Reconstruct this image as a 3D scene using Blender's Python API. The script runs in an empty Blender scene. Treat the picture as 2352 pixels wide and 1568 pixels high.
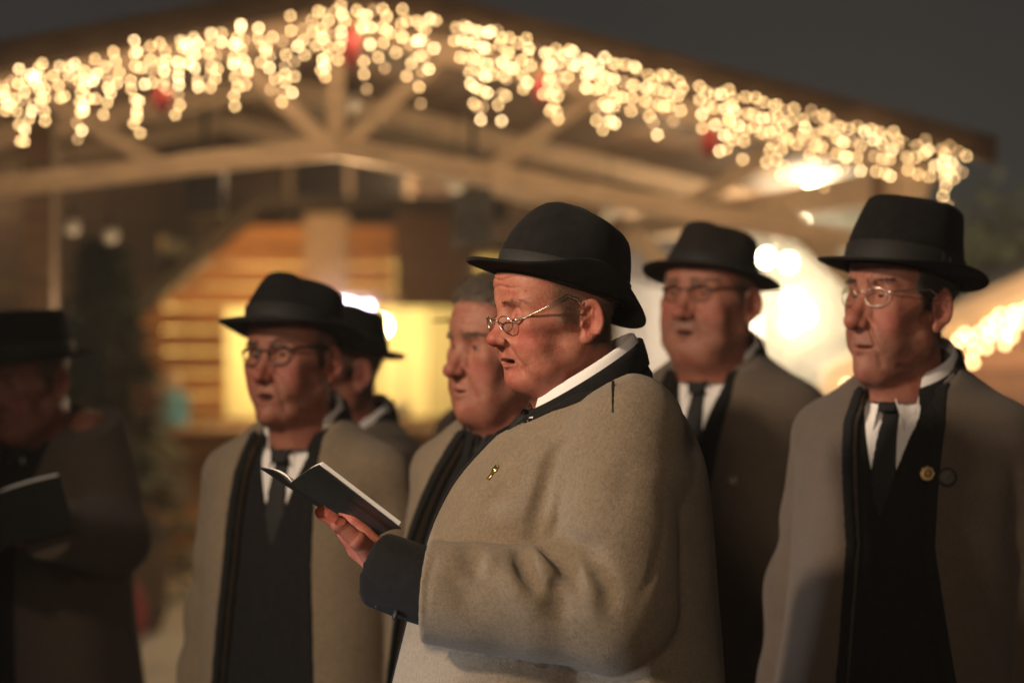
import bpy, math, random
import numpy as np
from mathutils import Vector, Matrix

# ------------------------------------------------------------------ camera, sky, exposure
SC = bpy.context.scene
COL = SC.collection
CAM_Z = 1.575
FPX = 2352.0 * 85 / 36          # focal length in units of a 2352 px wide frame


def W(u, v, Y):
    """a measured place of the photograph (2352 px wide) at the depth Y metres -> world"""
    return np.array([(u - 1176) / FPX * Y, Y, CAM_Z + (784 - v) / FPX * Y])


cam_d = bpy.data.cameras.new('camera')
cam_d.lens = 85
cam_d.sensor_width = 36
cam_d.clip_end = 500
cam_d.dof.use_dof = True
cam_d.dof.focus_distance = 3.50
cam_d.dof.aperture_fstop = 2.5
cam = bpy.data.objects.new('camera', cam_d)
cam.location = (0, 0, CAM_Z)
cam.rotation_euler = (math.pi / 2, 0, 0)
COL.objects.link(cam)
SC.camera = cam

world = bpy.data.worlds.new('World')
SC.world = world
world.use_nodes = True
wn = world.node_tree
bg = wn.nodes['Background']
SKY_GREY = (0.026, 0.0262, 0.0262, 1)
bg.inputs['Color'].default_value = SKY_GREY
bg.inputs['Strength'].default_value = 1.0

SC.view_settings.view_transform = 'Standard'
SC.view_settings.look = 'None'
SC.view_settings.gamma = 1
SC.view_settings.exposure = 0
SC.view_settings.use_curve_mapping = False
SC.cycles.use_denoising = True
SC.cycles.use_adaptive_sampling = False
SC.cycles.max_bounces = 4
SC.cycles.diffuse_bounces = 2
SC.cycles.glossy_bounces = 2
SC.cycles.transmission_bounces = 6
SC.cycles.transparent_max_bounces = 8
SC.cycles.volume_bounces = 0
SC.cycles.sample_clamp_indirect = 6
SC.cycles.caustics_reflective = False
SC.cycles.caustics_refractive = False



STRING_W = 1.05
TRUSS_FILL_W = 3.0
HUT_W = 55.0
CEIL_W = 3.2
FEST_W = 80.0       # watts of the bright bare bulbs
HATCH_W = 90.0      # watts of the hatch lamps


def area(name, loc, aim, size, watts, col):
    l = bpy.data.lights.new(name, 'AREA')
    l.shape = 'DISK'
    l.size = size
    l.energy = watts
    l.color = col
    o = bpy.data.objects.new(name, l)
    o.location = loc
    o.rotation_euler = (Vector(aim) - Vector(loc)).to_track_quat('-Z', 'Y').to_euler()
    COL.objects.link(o)
    return o


key = area('stall_lamp_light', (-2.5, 1.9, 3.1), (.14, 3.9, 1.55), .30, 14.5, (1.0, .78, .57))
key.data.spread = math.radians(57)
front_fill = area('added_front_fill', (-.9, -1.2, 3.0), (.30, 4.1, 1.70), .7, 2.2, (1.0, .74, .52))  # added frontal fill that opens the shadows on faces and right-hand coats
front_fill.data.spread = math.radians(32)
area('added_right_fill', (1.6, -2.0, 2.7), (.3, 4.2, 1.4), 1.6, 3.5, (1.0, .66, .44))  # added broad soft fill from behind the camera, no stall stands there
cool = area('unseen_cool_light', (-2.2, 2.9, .7), (-.15, 3.5, .95), .4, 1.3, (.78, .86, 1.0))  # unseen cool source low at left for the bluish hem, no window built
cool.data.spread = math.radians(24)

# ------------------------------------------------------------------ objects and meshes


def link(o, parent=None):
    COL.objects.link(o)
    if parent is not None:
        o.parent = parent
    return o


def tag(o, label=None, cat=None, group=None, kind=None):
    if label:
        o['label'] = label
    if cat:
        o['category'] = cat
    if group:
        o['group'] = group
    if kind:
        o['kind'] = kind
    return o


def empty(name, loc=(0, 0, 0), rz=0.0, parent=None):
    o = bpy.data.objects.new(name, None)
    o.empty_display_size = .1
    o.location = loc
    o.rotation_euler = (0, 0, rz)
    return link(o, parent)


def mesh_arrays(name, V, F, mat, parent=None, smooth=True, attrs=None):
    """V (n,3); F (m,4) or (m,3) index array, or a list of such arrays"""
    me = bpy.data.meshes.new(name)
    V = np.asarray(V, np.float32)
    Fs = F if isinstance(F, list) else [F]
    Fs = [np.asarray(f, np.int32) for f in Fs if len(f)]
    loops = np.concatenate([f.ravel() for f in Fs])
    sizes = np.concatenate([np.full(len(f), f.shape[1], np.int32) for f in Fs])
    me.vertices.add(len(V))
    me.vertices.foreach_set('co', V.ravel())
    me.loops.add(len(loops))
    me.loops.foreach_set('vertex_index', loops)
    me.polygons.add(len(sizes))
    st = np.zeros(len(sizes), np.int32)
    st[1:] = np.cumsum(sizes)[:-1]
    me.polygons.foreach_set('loop_start', st)
    me.polygons.foreach_set('use_smooth', np.full(len(sizes), bool(smooth)))
    me.update(calc_edges=True)
    me.validate()
    if attrs:
        for k, a in attrs.items():
            at = me.attributes.new(k, 'FLOAT', 'POINT')
            at.data.foreach_set('value', np.asarray(a, np.float32))
    if mat:
        me.materials.append(mat)
    return link(bpy.data.objects.new(name, me), parent)


class MB:
    """collects plain shapes, then links them as one mesh"""

    def __init__(s):
        s.v = []
        s.q = []
        s.t = []
        s.n = 0

    def add(s, V, Q=(), T=()):
        V = np.asarray(V, float).reshape(-1, 3)
        s.v.append(V)
        if len(Q):
            s.q.append(np.asarray(Q, int) + s.n)
        if len(T):
            s.t.append(np.asarray(T, int) + s.n)
        s.n += len(V)
        return s

    def hexa(s, c):
        """8 corners: 0-3 one face, 4-7 the opposite"""
        return s.add(c, [(0, 1, 2, 3), (7, 6, 5, 4), (0, 4, 5, 1), (1, 5, 6, 2), (2, 6, 7, 3), (3, 7, 4, 0)])

    def box(s, lo, hi, bev=0.0):
        x0, y0, z0 = lo
        x1, y1, z1 = hi
        if bev <= 0:
            return s.hexa([(x0, y0, z0), (x0, y1, z0), (x1, y1, z0), (x1, y0, z0),
                           (x0, y0, z1), (x0, y1, z1), (x1, y1, z1), (x1, y0, z1)])
        b = bev
        c = []
        for z, i in ((z0, b), (z0 + b, 0), (z1 - b, 0), (z1, b)):
            c += [(x0 + i, y0 + i, z), (x1 - i, y0 + i, z), (x1 - i, y1 - i, z), (x0 + i, y1 - i, z)]
        Q = [(3, 2, 1, 0), (12, 13, 14, 15)]
        for r in range(3):
            for k in range(4):
                Q.append((r * 4 + k, r * 4 + (k + 1) % 4, r * 4 + 4 + (k + 1) % 4, r * 4 + 4 + k))
        return s.add(c, Q)

    def beam(s, a, b, w, h, up=(0, 0, 1)):
        a = np.asarray(a, float)
        b = np.asarray(b, float)
        d = (b - a) / np.linalg.norm(b - a)
        sd = np.cross(d, up)
        sd /= np.linalg.norm(sd)
        u = np.cross(sd, d)
        c = []
        for p in (a, b):
            c += [p + sd * w / 2 + u * h / 2, p - sd * w / 2 + u * h / 2, p - sd * w / 2 - u * h / 2, p + sd * w / 2 - u * h / 2]
        return s.hexa(c)

    def tube(s, pts, r, n=8, closed=False):
        pts = np.asarray(pts, float)
        m = len(pts)
        r = np.broadcast_to(np.asarray(r, float), (m,))
        d = np.gradient(pts, axis=0)
        if closed:
            d = np.roll(pts, -1, 0) - np.roll(pts, 1, 0)
        d /= np.maximum(np.linalg.norm(d, axis=1)[:, None], 1e-9)
        ref = np.array([0, 0, 1.0])
        if abs(d[0] @ ref) > .9:
            ref = np.array([1.0, 0, 0])
        V = []
        for i in range(m):
            sd = np.cross(d[i], ref)
            sd /= max(np.linalg.norm(sd), 1e-9)
            u = np.cross(sd, d[i])
            ref = u
            an = np.arange(n) * 2 * math.pi / n
            V.append(pts[i] + r[i] * (np.cos(an)[:, None] * sd + np.sin(an)[:, None] * u))
        V = np.concatenate(V)
        Q = []
        for i in range(m if closed else m - 1):
            j = (i + 1) % m
            for k in range(n):
                Q.append((i * n + k, i * n + (k + 1) % n, j * n + (k + 1) % n, j * n + k))
        T = []
        if not closed:
            V = np.concatenate([V, pts[:1], pts[-1:]])
            for k in range(n):
                T.append((m * n, (k + 1) % n, k))
                T.append((m * n + 1, (m - 1) * n + k, (m - 1) * n + (k + 1) % n))
        return s.add(V, Q, T)

    def lathe(s, prof, c=(0, 0, 0), n=20):
        """profile of (r, z) about the z axis"""
        an = np.arange(n) * 2 * math.pi / n
        V = []
        for r, z in prof:
            V.append(np.stack([c[0] + r * np.cos(an), c[1] + r * np.sin(an), np.full(n, c[2] + z)], 1))
        Q = []
        for i in range(len(prof) - 1):
            for k in range(n):
                Q.append((i * n + k, i * n + (k + 1) % n, (i + 1) * n + (k + 1) % n, (i + 1) * n + k))
        return s.add(np.concatenate(V), Q)

    def grid(s, P, closed_u=False):
        """P (m, n, 3)"""
        m, n = P.shape[:2]
        Q = []
        for i in range(m - 1):
            for k in range(n if closed_u else n - 1):
                Q.append((i * n + k, i * n + (k + 1) % n, (i + 1) * n + (k + 1) % n, (i + 1) * n + k))
        return s.add(P.reshape(-1, 3), Q)

    def build(s, name, mat, parent=None, smooth=False, xf=None):
        V = np.concatenate(s.v)
        if xf is not None:
            V = xf(V)
        F = []
        if s.q:
            F.append(np.concatenate(s.q))
        if s.t:
            F.append(np.concatenate(s.t))
        return mesh_arrays(name, V, F, mat, parent, smooth)


# ------------------------------------------------------------------ signed-distance modelling (bodies, clothes)


def smin(a, b, k):
    h = np.maximum(k - np.abs(a - b), 0) / k
    return np.minimum(a, b) - h * h * k * .25


def smax(a, b, k):
    return -smin(-a, -b, k)


def norm3(q):
    return np.sqrt(np.einsum('ij,ij->i', q, q))


def ell(p, c, r):
    r = np.asarray(r, np.float32)
    q = (p - np.asarray(c, np.float32)) / r
    k0 = norm3(q)
    k1 = norm3(q / r)
    return k0 * (k0 - 1) / np.maximum(k1, 1e-6)


def sph(p, c, r):
    return norm3(p - np.asarray(c, np.float32)) - r


def cone(p, a, b, ra, rb):
    """capsule with two radii"""
    a = np.asarray(a, np.float32)
    ab = np.asarray(b, np.float32) - a
    q = p - a
    t = (q @ ab) * np.float32(1 / max(float(ab @ ab), 1e-9))
    np.clip(t, 0, 1, out=t)
    q -= t[:, None] * ab
    return norm3(q) - (ra + (rb - ra) * t)


def sdf_mesh(f, lo, hi, h, blk=4, slack=1.5, newton=1):
    """surface nets on a narrow band; returns V, quads"""
    lo = np.asarray(lo, float)
    hi = np.asarray(hi, float)
    nb = np.ceil((hi - lo) / (h * blk)).astype(int)
    n = nb * blk
    cx = [lo[i] + (np.arange(nb[i]) * blk + (blk - 1) / 2) * h for i in range(3)]
    C = np.stack(np.meshgrid(*cx, indexing='ij'), -1).reshape(-1, 3).astype(np.float32)
    fc = f(C).astype(np.float32)
    rad = h * (blk + 1) / 2 * 1.7321 * slack
    m = np.abs(fc) < rad
    big = np.where(fc < 0, -1e3, 1e3).astype(np.float32)
    vol = np.broadcast_to(big.reshape(nb[0], 1, nb[1], 1, nb[2], 1), (nb[0], blk, nb[1], blk, nb[2], blk)).copy()
    off = (np.stack(np.meshgrid(*[np.arange(blk)] * 3, indexing='ij'), -1).reshape(-1, 3) - (blk - 1) / 2) * h
    P = (C[m][:, None, :] + off[None].astype(np.float32)).reshape(-1, 3)
    vals = np.empty(len(P), np.float32)
    for i in range(0, len(P), 400000):
        vals[i:i + 400000] = f(P[i:i + 400000])
    bi = np.array(np.nonzero(m.reshape(nb))).T
    vv = vol.transpose(0, 2, 4, 1, 3, 5)
    vv[bi[:, 0], bi[:, 1], bi[:, 2]] = vals.reshape(-1, blk, blk, blk)
    vol = vv.transpose(0, 3, 1, 4, 2, 5).reshape(n)
    ins = vol < 0
    cnt = np.zeros(n - 1, np.int8)
    for i in (0, 1):
        for j in (0, 1):
            for k in (0, 1):
                cnt += ins[i:n[0] - 1 + i, j:n[1] - 1 + j, k:n[2] - 1 + k]
    act = (cnt > 0) & (cnt < 8)
    ci = np.array(np.nonzero(act)).T
    idx = np.full(n - 1, -1, np.int32)
    idx[act] = np.arange(len(ci))
    cor = {}
    for i in (0, 1):
        for j in (0, 1):
            for k in (0, 1):
                cor[i, j, k] = vol[ci[:, 0] + i, ci[:, 1] + j, ci[:, 2] + k]
    acc = np.zeros((len(ci), 3))
    num = np.zeros(len(ci))
    for a in cor:
        for ax in range(3):
            if a[ax] == 1:
                continue
            b = list(a)
            b[ax] = 1
            va = cor[a]
            vb = cor[tuple(b)]
            x = (va < 0) != (vb < 0)
            t = np.where(x, va / np.where(x, va - vb, 1), 0)
            acc += x[:, None] * np.array(a)
            acc[:, ax] += x * t
            num += x
    V = lo + (ci + acc / num[:, None]) * h
    Q = []
    for ax in range(3):
        a0 = [slice(1, n[i] - 1) for i in range(3)]
        a1 = list(a0)
        a0[ax] = slice(0, n[ax] - 1)
        a1[ax] = slice(1, n[ax])
        s0 = ins[tuple(a0)]
        s1 = ins[tuple(a1)]
        e = np.array(np.nonzero(s0 != s1)).T
        if not len(e):
            continue
        flip = s0[e[:, 0], e[:, 1], e[:, 2]]
        o = np.ones(3, int)
        o[ax] = 0
        e = e + o
        u = (ax + 1) % 3
        w = (ax + 2) % 3
        du = np.eye(3, dtype=int)[u]
        dw = np.eye(3, dtype=int)[w]
        g = lambda q: idx[q[:, 0], q[:, 1], q[:, 2]]
        q = np.stack([g(e - du - dw), g(e - dw), g(e), g(e - du)], 1)
        q[~flip] = q[~flip][:, ::-1]
        Q.append(q[(q >= 0).all(1)])
    Q = np.concatenate(Q)
    # one Newton step on to the surface
    V = V.astype(np.float32)
    for _ in range(newton):
        f0 = f(V)
        G = np.zeros_like(V)
        e = h * .25
        for ax in range(3):
            d = np.zeros(3, np.float32)
            d[ax] = e
            G[:, ax] = (f(V + d) - f(V - d)) / (2 * e)
        g2 = np.maximum((G * G).sum(1), .05)
        st = np.clip(f0 / g2, -h * .7, h * .7)
        V = V - G * st[:, None]
    return V, Q


def wob(p, freq, seed, n=5):
    """cheap smooth noise, about -1..1"""
    r = np.random.RandomState(seed)
    o = np.zeros(len(p), np.float32)
    for _ in range(n):
        d = r.normal(size=3)
        d *= freq * r.uniform(.6, 1.5) / np.linalg.norm(d)
        o += np.sin(p @ d.astype(np.float32) + r.uniform(0, 6.28))
    return o / n * 1.4


# ------------------------------------------------------------------ materials


def new_mat(name):
    m = bpy.data.materials.new(name)
    m.use_nodes = True
    nt = m.node_tree
    return m, nt, nt.nodes['Principled BSDF']


def nd(nt, typ, **kw):
    n = nt.nodes.new(typ)
    for k, v in kw.items():
        if k in n.inputs:
            n.inputs[k].default_value = v
        else:
            setattr(n, k, v)
    return n


def mixc(nt, fac, a, b, blend='MIX'):
    n = nt.nodes.new('ShaderNodeMix')
    n.data_type = 'RGBA'
    n.blend_type = blend
    for s, v in ((n.inputs[0], fac), (n.inputs[6], a), (n.inputs[7], b)):
        if isinstance(v, bpy.types.NodeSocket):
            nt.links.new(v, s)
        elif isinstance(v, (int, float)):
            s.default_value = v
        else:
            s.default_value = (*v, 1) if len(v) == 3 else v
    return n.outputs[2]


def ramp(nt, src, a, b):
    n = nt.nodes.new('ShaderNodeMapRange')
    n.inputs[1].default_value = a
    n.inputs[2].default_value = b
    nt.links.new(src, n.inputs[0])
    return n.outputs[0]


def noise(nt, scale, detail=4, vec=None, rough=.55, stretch=None):
    n = nd(nt, 'ShaderNodeTexNoise', Scale=scale, Detail=detail, Roughness=rough)
    if vec is None:
        tc = nt.nodes.new('ShaderNodeTexCoord')
        vec = tc.outputs['Object']
    if stretch:
        mp = nt.nodes.new('ShaderNodeMapping')
        mp.inputs['Scale'].default_value = stretch
        nt.links.new(vec, mp.inputs[0])
        vec = mp.outputs[0]
    nt.links.new(vec, n.inputs['Vector'])
    return n.outputs[0]


def bump(nt, bs, src, strength, dist):
    b = nd(nt, 'ShaderNodeBump', Strength=strength, Distance=dist)
    nt.links.new(src, b.inputs['Height'])
    nt.links.new(b.outputs[0], bs.inputs['Normal'])


def simple(name, col, rough=.6, var=.15, scale=30, metal=0, bumpd=0, spec=.5, sheen=0, stretch=None, bscale=None):
    m, nt, bs = new_mat(name)
    f = noise(nt, scale, 5, stretch=stretch)
    c = mixc(nt, ramp(nt, f, .3, .7), [x * (1 - var) for x in col], [min(1, x * (1 + var)) for x in col])
    nt.links.new(c, bs.inputs['Base Color'])
    bs.inputs['Roughness'].default_value = rough
    bs.inputs['Metallic'].default_value = metal
    bs.inputs['Specular IOR Level'].default_value = spec
    if sheen:
        bs.inputs['Sheen Weight'].default_value = sheen
        bs.inputs['Sheen Roughness'].default_value = .5
    if bumpd:
        bump(nt, bs, noise(nt, bscale or scale * 3, 4, stretch=stretch), .6, bumpd)
    return m


def attr(nt, name):
    a = nt.nodes.new('ShaderNodeAttribute')
    a.attribute_name = name
    return a.outputs['Fac']


def skin_mat(name, tone, red, hairc, sss=0.0):
    m, nt, bs = new_mat(name)
    n1 = noise(nt, 34, 7, rough=.72)
    c = mixc(nt, ramp(nt, n1, .38, .66), [min(1, x * 1.12) for x in tone], [tone[0] * .84, tone[1] * .58, tone[2] * .55])
    sp = noise(nt, 75, 2)
    c = mixc(nt, ramp(nt, sp, .68, .80), c, [tone[0] * .55, tone[1] * .42, tone[2] * .38])
    n3 = noise(nt, 260, 3)
    c = mixc(nt, .30, c, mixc(nt, ramp(nt, n3, .3, .75), [x * .8 for x in tone], [min(1, x * 1.15) for x in tone]))
    c = mixc(nt, attr(nt, 'red'), c, red)
    cap = noise(nt, 52, 4, rough=.7)
    c = mixc(nt, ramp(nt, cap, .50, .78), c, [red[0] * .85, red[1] * .7, red[2] * .7])
    c = mixc(nt, attr(nt, 'lip'), c, [red[0] * .85, red[1] * .75, red[2] * .8])
    c = mixc(nt, attr(nt, 'stub'), c, hairc)
    c = mixc(nt, attr(nt, 'mouth'), c, (.06, .018, .014))
    nt.links.new(c, bs.inputs['Base Color'])
    bs.inputs['Roughness'].default_value = .50
    bs.inputs['Specular IOR Level'].default_value = .32
    if sss:
        bs.inputs['Subsurface Weight'].default_value = sss
        bs.inputs['Subsurface Radius'].default_value = (1, .35, .2)
        bs.inputs['Subsurface Scale'].default_value = .006
    h = nt.nodes.new('ShaderNodeMath')
    h.operation = 'ADD'
    nt.links.new(noise(nt, 120, 4, rough=.7), h.inputs[0])
    nt.links.new(noise(nt, 520, 2), h.inputs[1])
    bump(nt, bs, h.outputs[0], .5, .0014)
    return m


def wool_mat(name, col, dark):
    m, nt, bs = new_mat(name)
    a = noise(nt, 22, 5, rough=.7)
    b = noise(nt, 170, 5, rough=.75)
    c = mixc(nt, ramp(nt, a, .3, .7), [x * .80 for x in col], [x * 1.12 for x in col])
    c = mixc(nt, ramp(nt, b, .44, .70), c, dark)
    g = noise(nt, 700, 3, rough=.7)
    c = mixc(nt, ramp(nt, g, .40, .75), mixc(nt, .35, c, dark), mixc(nt, .5, c, [min(1, x * 1.5) for x in col]))
    nt.links.new(c, bs.inputs['Base Color'])
    bs.inputs['Roughness'].default_value = .95
    bs.inputs['Specular IOR Level'].default_value = .1
    bs.inputs['Sheen Weight'].default_value = .15
    bs.inputs['Sheen Roughness'].default_value = .6
    bump(nt, bs, noise(nt, 350, 5, rough=.8), .7, .003)
    return m


def emit_mat(name, col, strength):
    m, nt, bs = new_mat(name)
    bs.inputs['Base Color'].default_value = (.8, .8, .8, 1)
    bs.inputs['Emission Color'].default_value = (*col, 1)
    bs.inputs['Emission Strength'].default_value = strength
    return m


def glass_mat(name, tint=(1, 1, 1), rough=0.0):
    """thin spectacle glass: mostly clear with a faint reflection"""
    m = bpy.data.materials.new(name)
    m.use_nodes = True
    nt = m.node_tree
    nt.nodes.clear()
    out = nt.nodes.new('ShaderNodeOutputMaterial')
    tr = nd(nt, 'ShaderNodeBsdfTransparent')
    tr.inputs[0].default_value = (*tint, 1)
    gl = nd(nt, 'ShaderNodeBsdfGlossy')
    gl.inputs['Roughness'].default_value = .03
    fr = nd(nt, 'ShaderNodeFresnel', IOR=1.35)
    mx = nt.nodes.new('ShaderNodeMixShader')
    nt.links.new(fr.outputs[0], mx.inputs[0])
    nt.links.new(tr.outputs[0], mx.inputs[1])
    nt.links.new(gl.outputs[0], mx.inputs[2])
    nt.links.new(mx.outputs[0], out.inputs[0])
    return m


M = {}
M['felt'] = simple('black_felt', (.011, .0108, .0106), .95, .2, 60, bumpd=.0006, bscale=700, spec=.10, sheen=.04)
M['felt_brown'] = simple('dark_brown_felt', (.024, .020, .018), .95, .2, 60, bumpd=.0006, bscale=700, spec=.10, sheen=.04)
M['ribbon'] = simple('black_ribbon', (.018, .018, .017), .7, .1, 200, spec=.3)
M['suit'] = simple('black_suit_cloth', (.014, .0135, .0135), .95, .2, 80, bumpd=.0006, bscale=900, spec=.10, sheen=.03)
M['tie'] = simple('black_tie_silk', (.014, .0135, .014), .7, .15, 90, spec=.3)
M['shirt'] = simple('white_shirt_cotton', (.80, .77, .74), .9, .03, 40, bumpd=.0004, bscale=500, spec=.2)
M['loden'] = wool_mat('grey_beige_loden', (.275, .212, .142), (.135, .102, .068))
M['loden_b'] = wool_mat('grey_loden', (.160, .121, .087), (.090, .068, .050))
M['loden_shade'] = wool_mat('loden_in_shade', (.115, .086, .064), (.07, .052, .040))  # loden darkened, the shade on the right man's coat is in its colour
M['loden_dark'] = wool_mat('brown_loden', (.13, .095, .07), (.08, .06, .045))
M['trousers'] = simple('dark_trousers', (.03, .03, .032), .95, .2, 80)
M['leather'] = simple('black_leather', (.02, .02, .02), .4, .2, 60)
M['gold'] = simple('gold_metal', (.75, .52, .22), .28, .1, 80, metal=1)
M['steel'] = simple('steel_wire', (.85, .76, .60), .22, .05, 80, metal=1)
M['dark_frame'] = simple('dark_spectacle_frame', (.025, .02, .018), .3, .1, 80)
M['glass'] = glass_mat('spectacle_glass', (.96, .96, .95))
M['horn'] = simple('horn_button', (.14, .085, .05), .35, .4, 60)
M['pewter'] = simple('dark_pewter', (.05, .046, .042), .6, .3, 90, metal=.6)
M['brass'] = simple('dull_brass', (.38, .25, .11), .5, .3, 120, metal=.8)
M['teeth'] = simple('tooth', (.55, .5, .4), .4, .1, 200)

# ------------------------------------------------------------------ people
# head space: x forward, y to the person's left, z up, origin between the ear canals


def head_field(H):
    ns = H.get('nose', 1.0)          # nose size
    npj = H.get('nproj', 0.0)
    jowl = H.get('jowl', 1.0)
    op = H.get('open', .004)         # mouth opening
    wide = H.get('wide', 1.0)
    long_ = H.get('long', 1.0)
    chin = H.get('chin', 1.0)
    sock = H.get('sock', 1.0)
    fold = H.get('fold', 1.0)
    seed = H.get('seed', 1)

    def f(p0, parts=False):
        p = p0.astype(np.float32).copy()
        p[:, 1] /= wide
        if H.get('recede'):
            p[:, 0] = p[:, 0] + H['recede'] * np.clip(-p[:, 2] - .01, 0, .12) * np.clip(p[:, 0] / .06, 0, 1)
        p[:, 2] = np.where(p[:, 2] < 0, p[:, 2] / long_, p[:, 2])
        q = p.copy()
        q[:, 1] = np.abs(q[:, 1])
        d = ell(p, (-.004, 0, .058), (.098, .077, .086))
        d = smin(d, ell(p, (.046, 0, .05), (.050, .062, .058)), .03)                 # forehead
        d = smin(d, ell(p, (.036, 0, -.03), (.058, .060, .078)), .03)               # face
        d = smin(d, cone(q, (.004, .052, -.052), (.066, .020, -.100), .021 * jowl, .018), .03)    # jaw line
        d = smin(d, sph(p, (.078 * chin + .004, 0, -.100), .0175), .022)            # chin
        d = smin(d, cone(q, (.070, .050, -.006), (.030, .064, .000), .016, .013), .025)  # cheekbone
        d = smin(d, ell(q, (.066, .036, -.046), (.022, .024 * jowl, .028)), .025)   # cheek
        d = smin(d, cone(q, (.087, .010, .030), (.074, .044, .031), .0090, .0085), .016)  # brow ridge
        d = smin(d, ell(p, (.080, 0, -.058), (.021, .030, .028)), .02)              # muzzle
        if jowl > 1:
            d = smin(d, ell(q, (.050, .036, -.084), (.030, .024 * jowl, .022)), .025)
            d = smin(d, ell(p, (.040, 0, -.112), (.042, .040, .018 * jowl)), .03)
        # eye sockets, then lids over the eyeball
        d = smax(d, -ell(q, (.101, .031, .013), (.017 * sock, .0180, .0135)), .012)
        ey = np.array((.0745, .0315, .0125))
        lid = sph(q, ey, .0140)
        ax = q - ey.astype(np.float32)
        top = H.get('lid', .25)       # upper lid edge height as sine
        up = -(ax[:, 2] - .014 * top + (ax[:, 0] - .012) * .25)
        lo_ = (ax[:, 2] + .014 * .42)
        upper = smax(lid, up, .0015)
        lower = smax(lid - .0003, lo_, .0015)
        d = smin(d, upper, .0035)
        d = smin(d, lower, .0035)
        d = smin(d, ell(q, (.081, .031, -.004), (.006, .013, .005)), .008)          # bag under the eye
        # nose
        n_ = cone(p, (.088, 0, .020), (.106 + npj + .009 * ns, 0, -.026), .0078, .0105 * ns)
        n_ = smin(n_, ell(p, (.1105 + npj + .008 * ns, 0, -.030), (.0125 * ns, .0125 * ns, .0110 * ns)), .008)
        n_ = smin(n_, ell(q, (.103 + npj * .6 + .003 * ns, .0125 * ns, -.0335), (.0105, .0072, .0078)), .006)
        n_ = smin(n_, cone(q, (.086, .008, .016), (.096, .013, -.024), .007, .008), .012)
        d = smin(d, n_, .009)
        d = smax(d, -ell(q, (.1105 + npj + .004 * ns, .0068, -.0425), (.0060, .0034, .0060)), .003)
        # mouth
        mz = -.0665
        lipu = cone(q, (.1015, 0, mz + .0045 + op * .3), (.088, .0245, mz - .001), .0052, .0030)
        lipl = cone(q, (.0995, 0, mz - .0060 - op * .9), (.087, .0225, mz - .002 - op * .2), .0060, .0032)
        d = smin(d, smin(lipu, lipl, .002), .006)
        gap = ell(q, (.104, 0, mz - .001 - op * .3), (.016, .024, .0012 + op * .75))
        d = smax(d, -gap, .0025)
        # folds of age
        if fold:
            def crease(A, B, amp, sig, side=None):
                A_ = np.asarray(A, np.float32)
                ab = np.asarray(B, np.float32) - A_
                t = np.clip(((q - A_) @ ab) / float(ab @ ab), -.2, 1.2)
                r_ = q - A_ - t[:, None] * ab
                dd = np.sqrt((r_ * r_).sum(1))
                fd = np.clip(1.15 - np.abs(t - .5) * 2, 0, .6) / .6
                return amp * fold * fd * np.exp(-(dd / sig) ** 2)
            d = d + crease((.1035, .0165, -.026), (.0880, .0360, -.076), .0042, .0032)
            d = d - crease((.0980, .0270, -.026), (.0830, .0450, -.072), .0022, .0085)
            d = d + crease((.0860, .0330, -.074), (.0760, .0340, -.098), .0012, .0060)
            d = d + crease((.0850, .0150, -.003), (.0780, .0430, -.009), .0014, .0030)
            d = d + crease((.0880, .0170, -.012), (.0740, .0480, -.020), .0011, .0035)
            d = d + crease((.0900, .0000, -.0865), (.0830, .0220, -.0860), .0020, .0050)
            d = d + crease((.0960, .0050, .026), (.0960, .0065, .042), .0014, .0022)
            d = d + crease((.0740, .0240, -.108), (.0480, .0450, -.084), .0020, .0040)
            d = d + crease((.0560, .0480, -.092), (.0200, .0580, -.098), .0022, .0050)
            d = d + crease((.0380, .0420, -.128), (-.0080, .0560, -.112), .0020, .0040)
            for zf in (.056, .069, .082):
                w_ = .0022 * np.sin(p[:, 1] * 90 + zf * 700)
                wr = np.abs(p[:, 2] - zf - w_)
                d = d + .0010 * fold * np.exp(-(wr / .0020) ** 2) * (p[:, 0] > .03) * np.exp(-(p[:, 1] / .04) ** 4)
            for k_, (dz1, dx1) in enumerate(((.007, 0), (.000, .002), (-.008, .004))):
                d = d + crease((.067, .049, .008 + dz1 * .4), (.050 + dx1, .063, .010 + dz1 * 1.6), .0012, .0018)
        # neck and the flesh under the jaw
        nk = cone(p, (-.018, 0, -.03), (-.034, 0, -.20), .056 * (.5 + .5 * jowl), .064)
        nk = smin(nk, cone(p, (.030, 0, -.098), (-.012, 0, -.175), .030 * jowl, .046), .04)
        d = smin(d, nk, .03)
        d = d + .0010 * wob(p, 110, seed, 6) * (1 + .5 * fold)
        # ears
        ew = H.get('ear', 1.0)
        e = q - np.array((-.010, .0725, -.002), np.float32)
        ca, sa = math.cos(.20), math.sin(.20)
        a_ = (-e[:, 0] * ca + e[:, 2] * sa * -1)
        b_ = (e[:, 2] * ca - e[:, 0] * sa)
        fl = .42
        aa = a_ * math.cos(fl) + e[:, 1] * math.sin(fl)
        cc = -a_ * math.sin(fl) + e[:, 1] * math.cos(fl)
        aa = aa / ew
        bb = b_ / ew
        cc = cc / ew
        E = np.stack([aa, bb, cc], 1)
        ra, rb = .0185, .0310
        sh = aa - .010 + .0035 * np.clip(bb / .03, -1, 1)
        taper = 1 - .16 * np.clip(-bb / .03, 0, 1)
        rr = np.sqrt((sh / (ra * taper)) ** 2 + ((bb - .003) / rb) ** 2)
        dr = (rr - 1) * ra
        plate = smax(dr, np.abs(cc - .003) - .0028, .003)
        rim = np.sqrt((dr + .0020) ** 2 + (cc - .0075) ** 2) - .0037
        keep = np.where((sh < -.004) & (bb < .010), .006, 0) + np.where(bb < -.020, .004, 0)
        rim = rim + keep
        ant = np.sqrt(((np.sqrt((sh / .0105) ** 2 + ((bb + .001) / .0190) ** 2) - 1) * .0105) ** 2 + (cc - .0060) ** 2) - .0028
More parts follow.
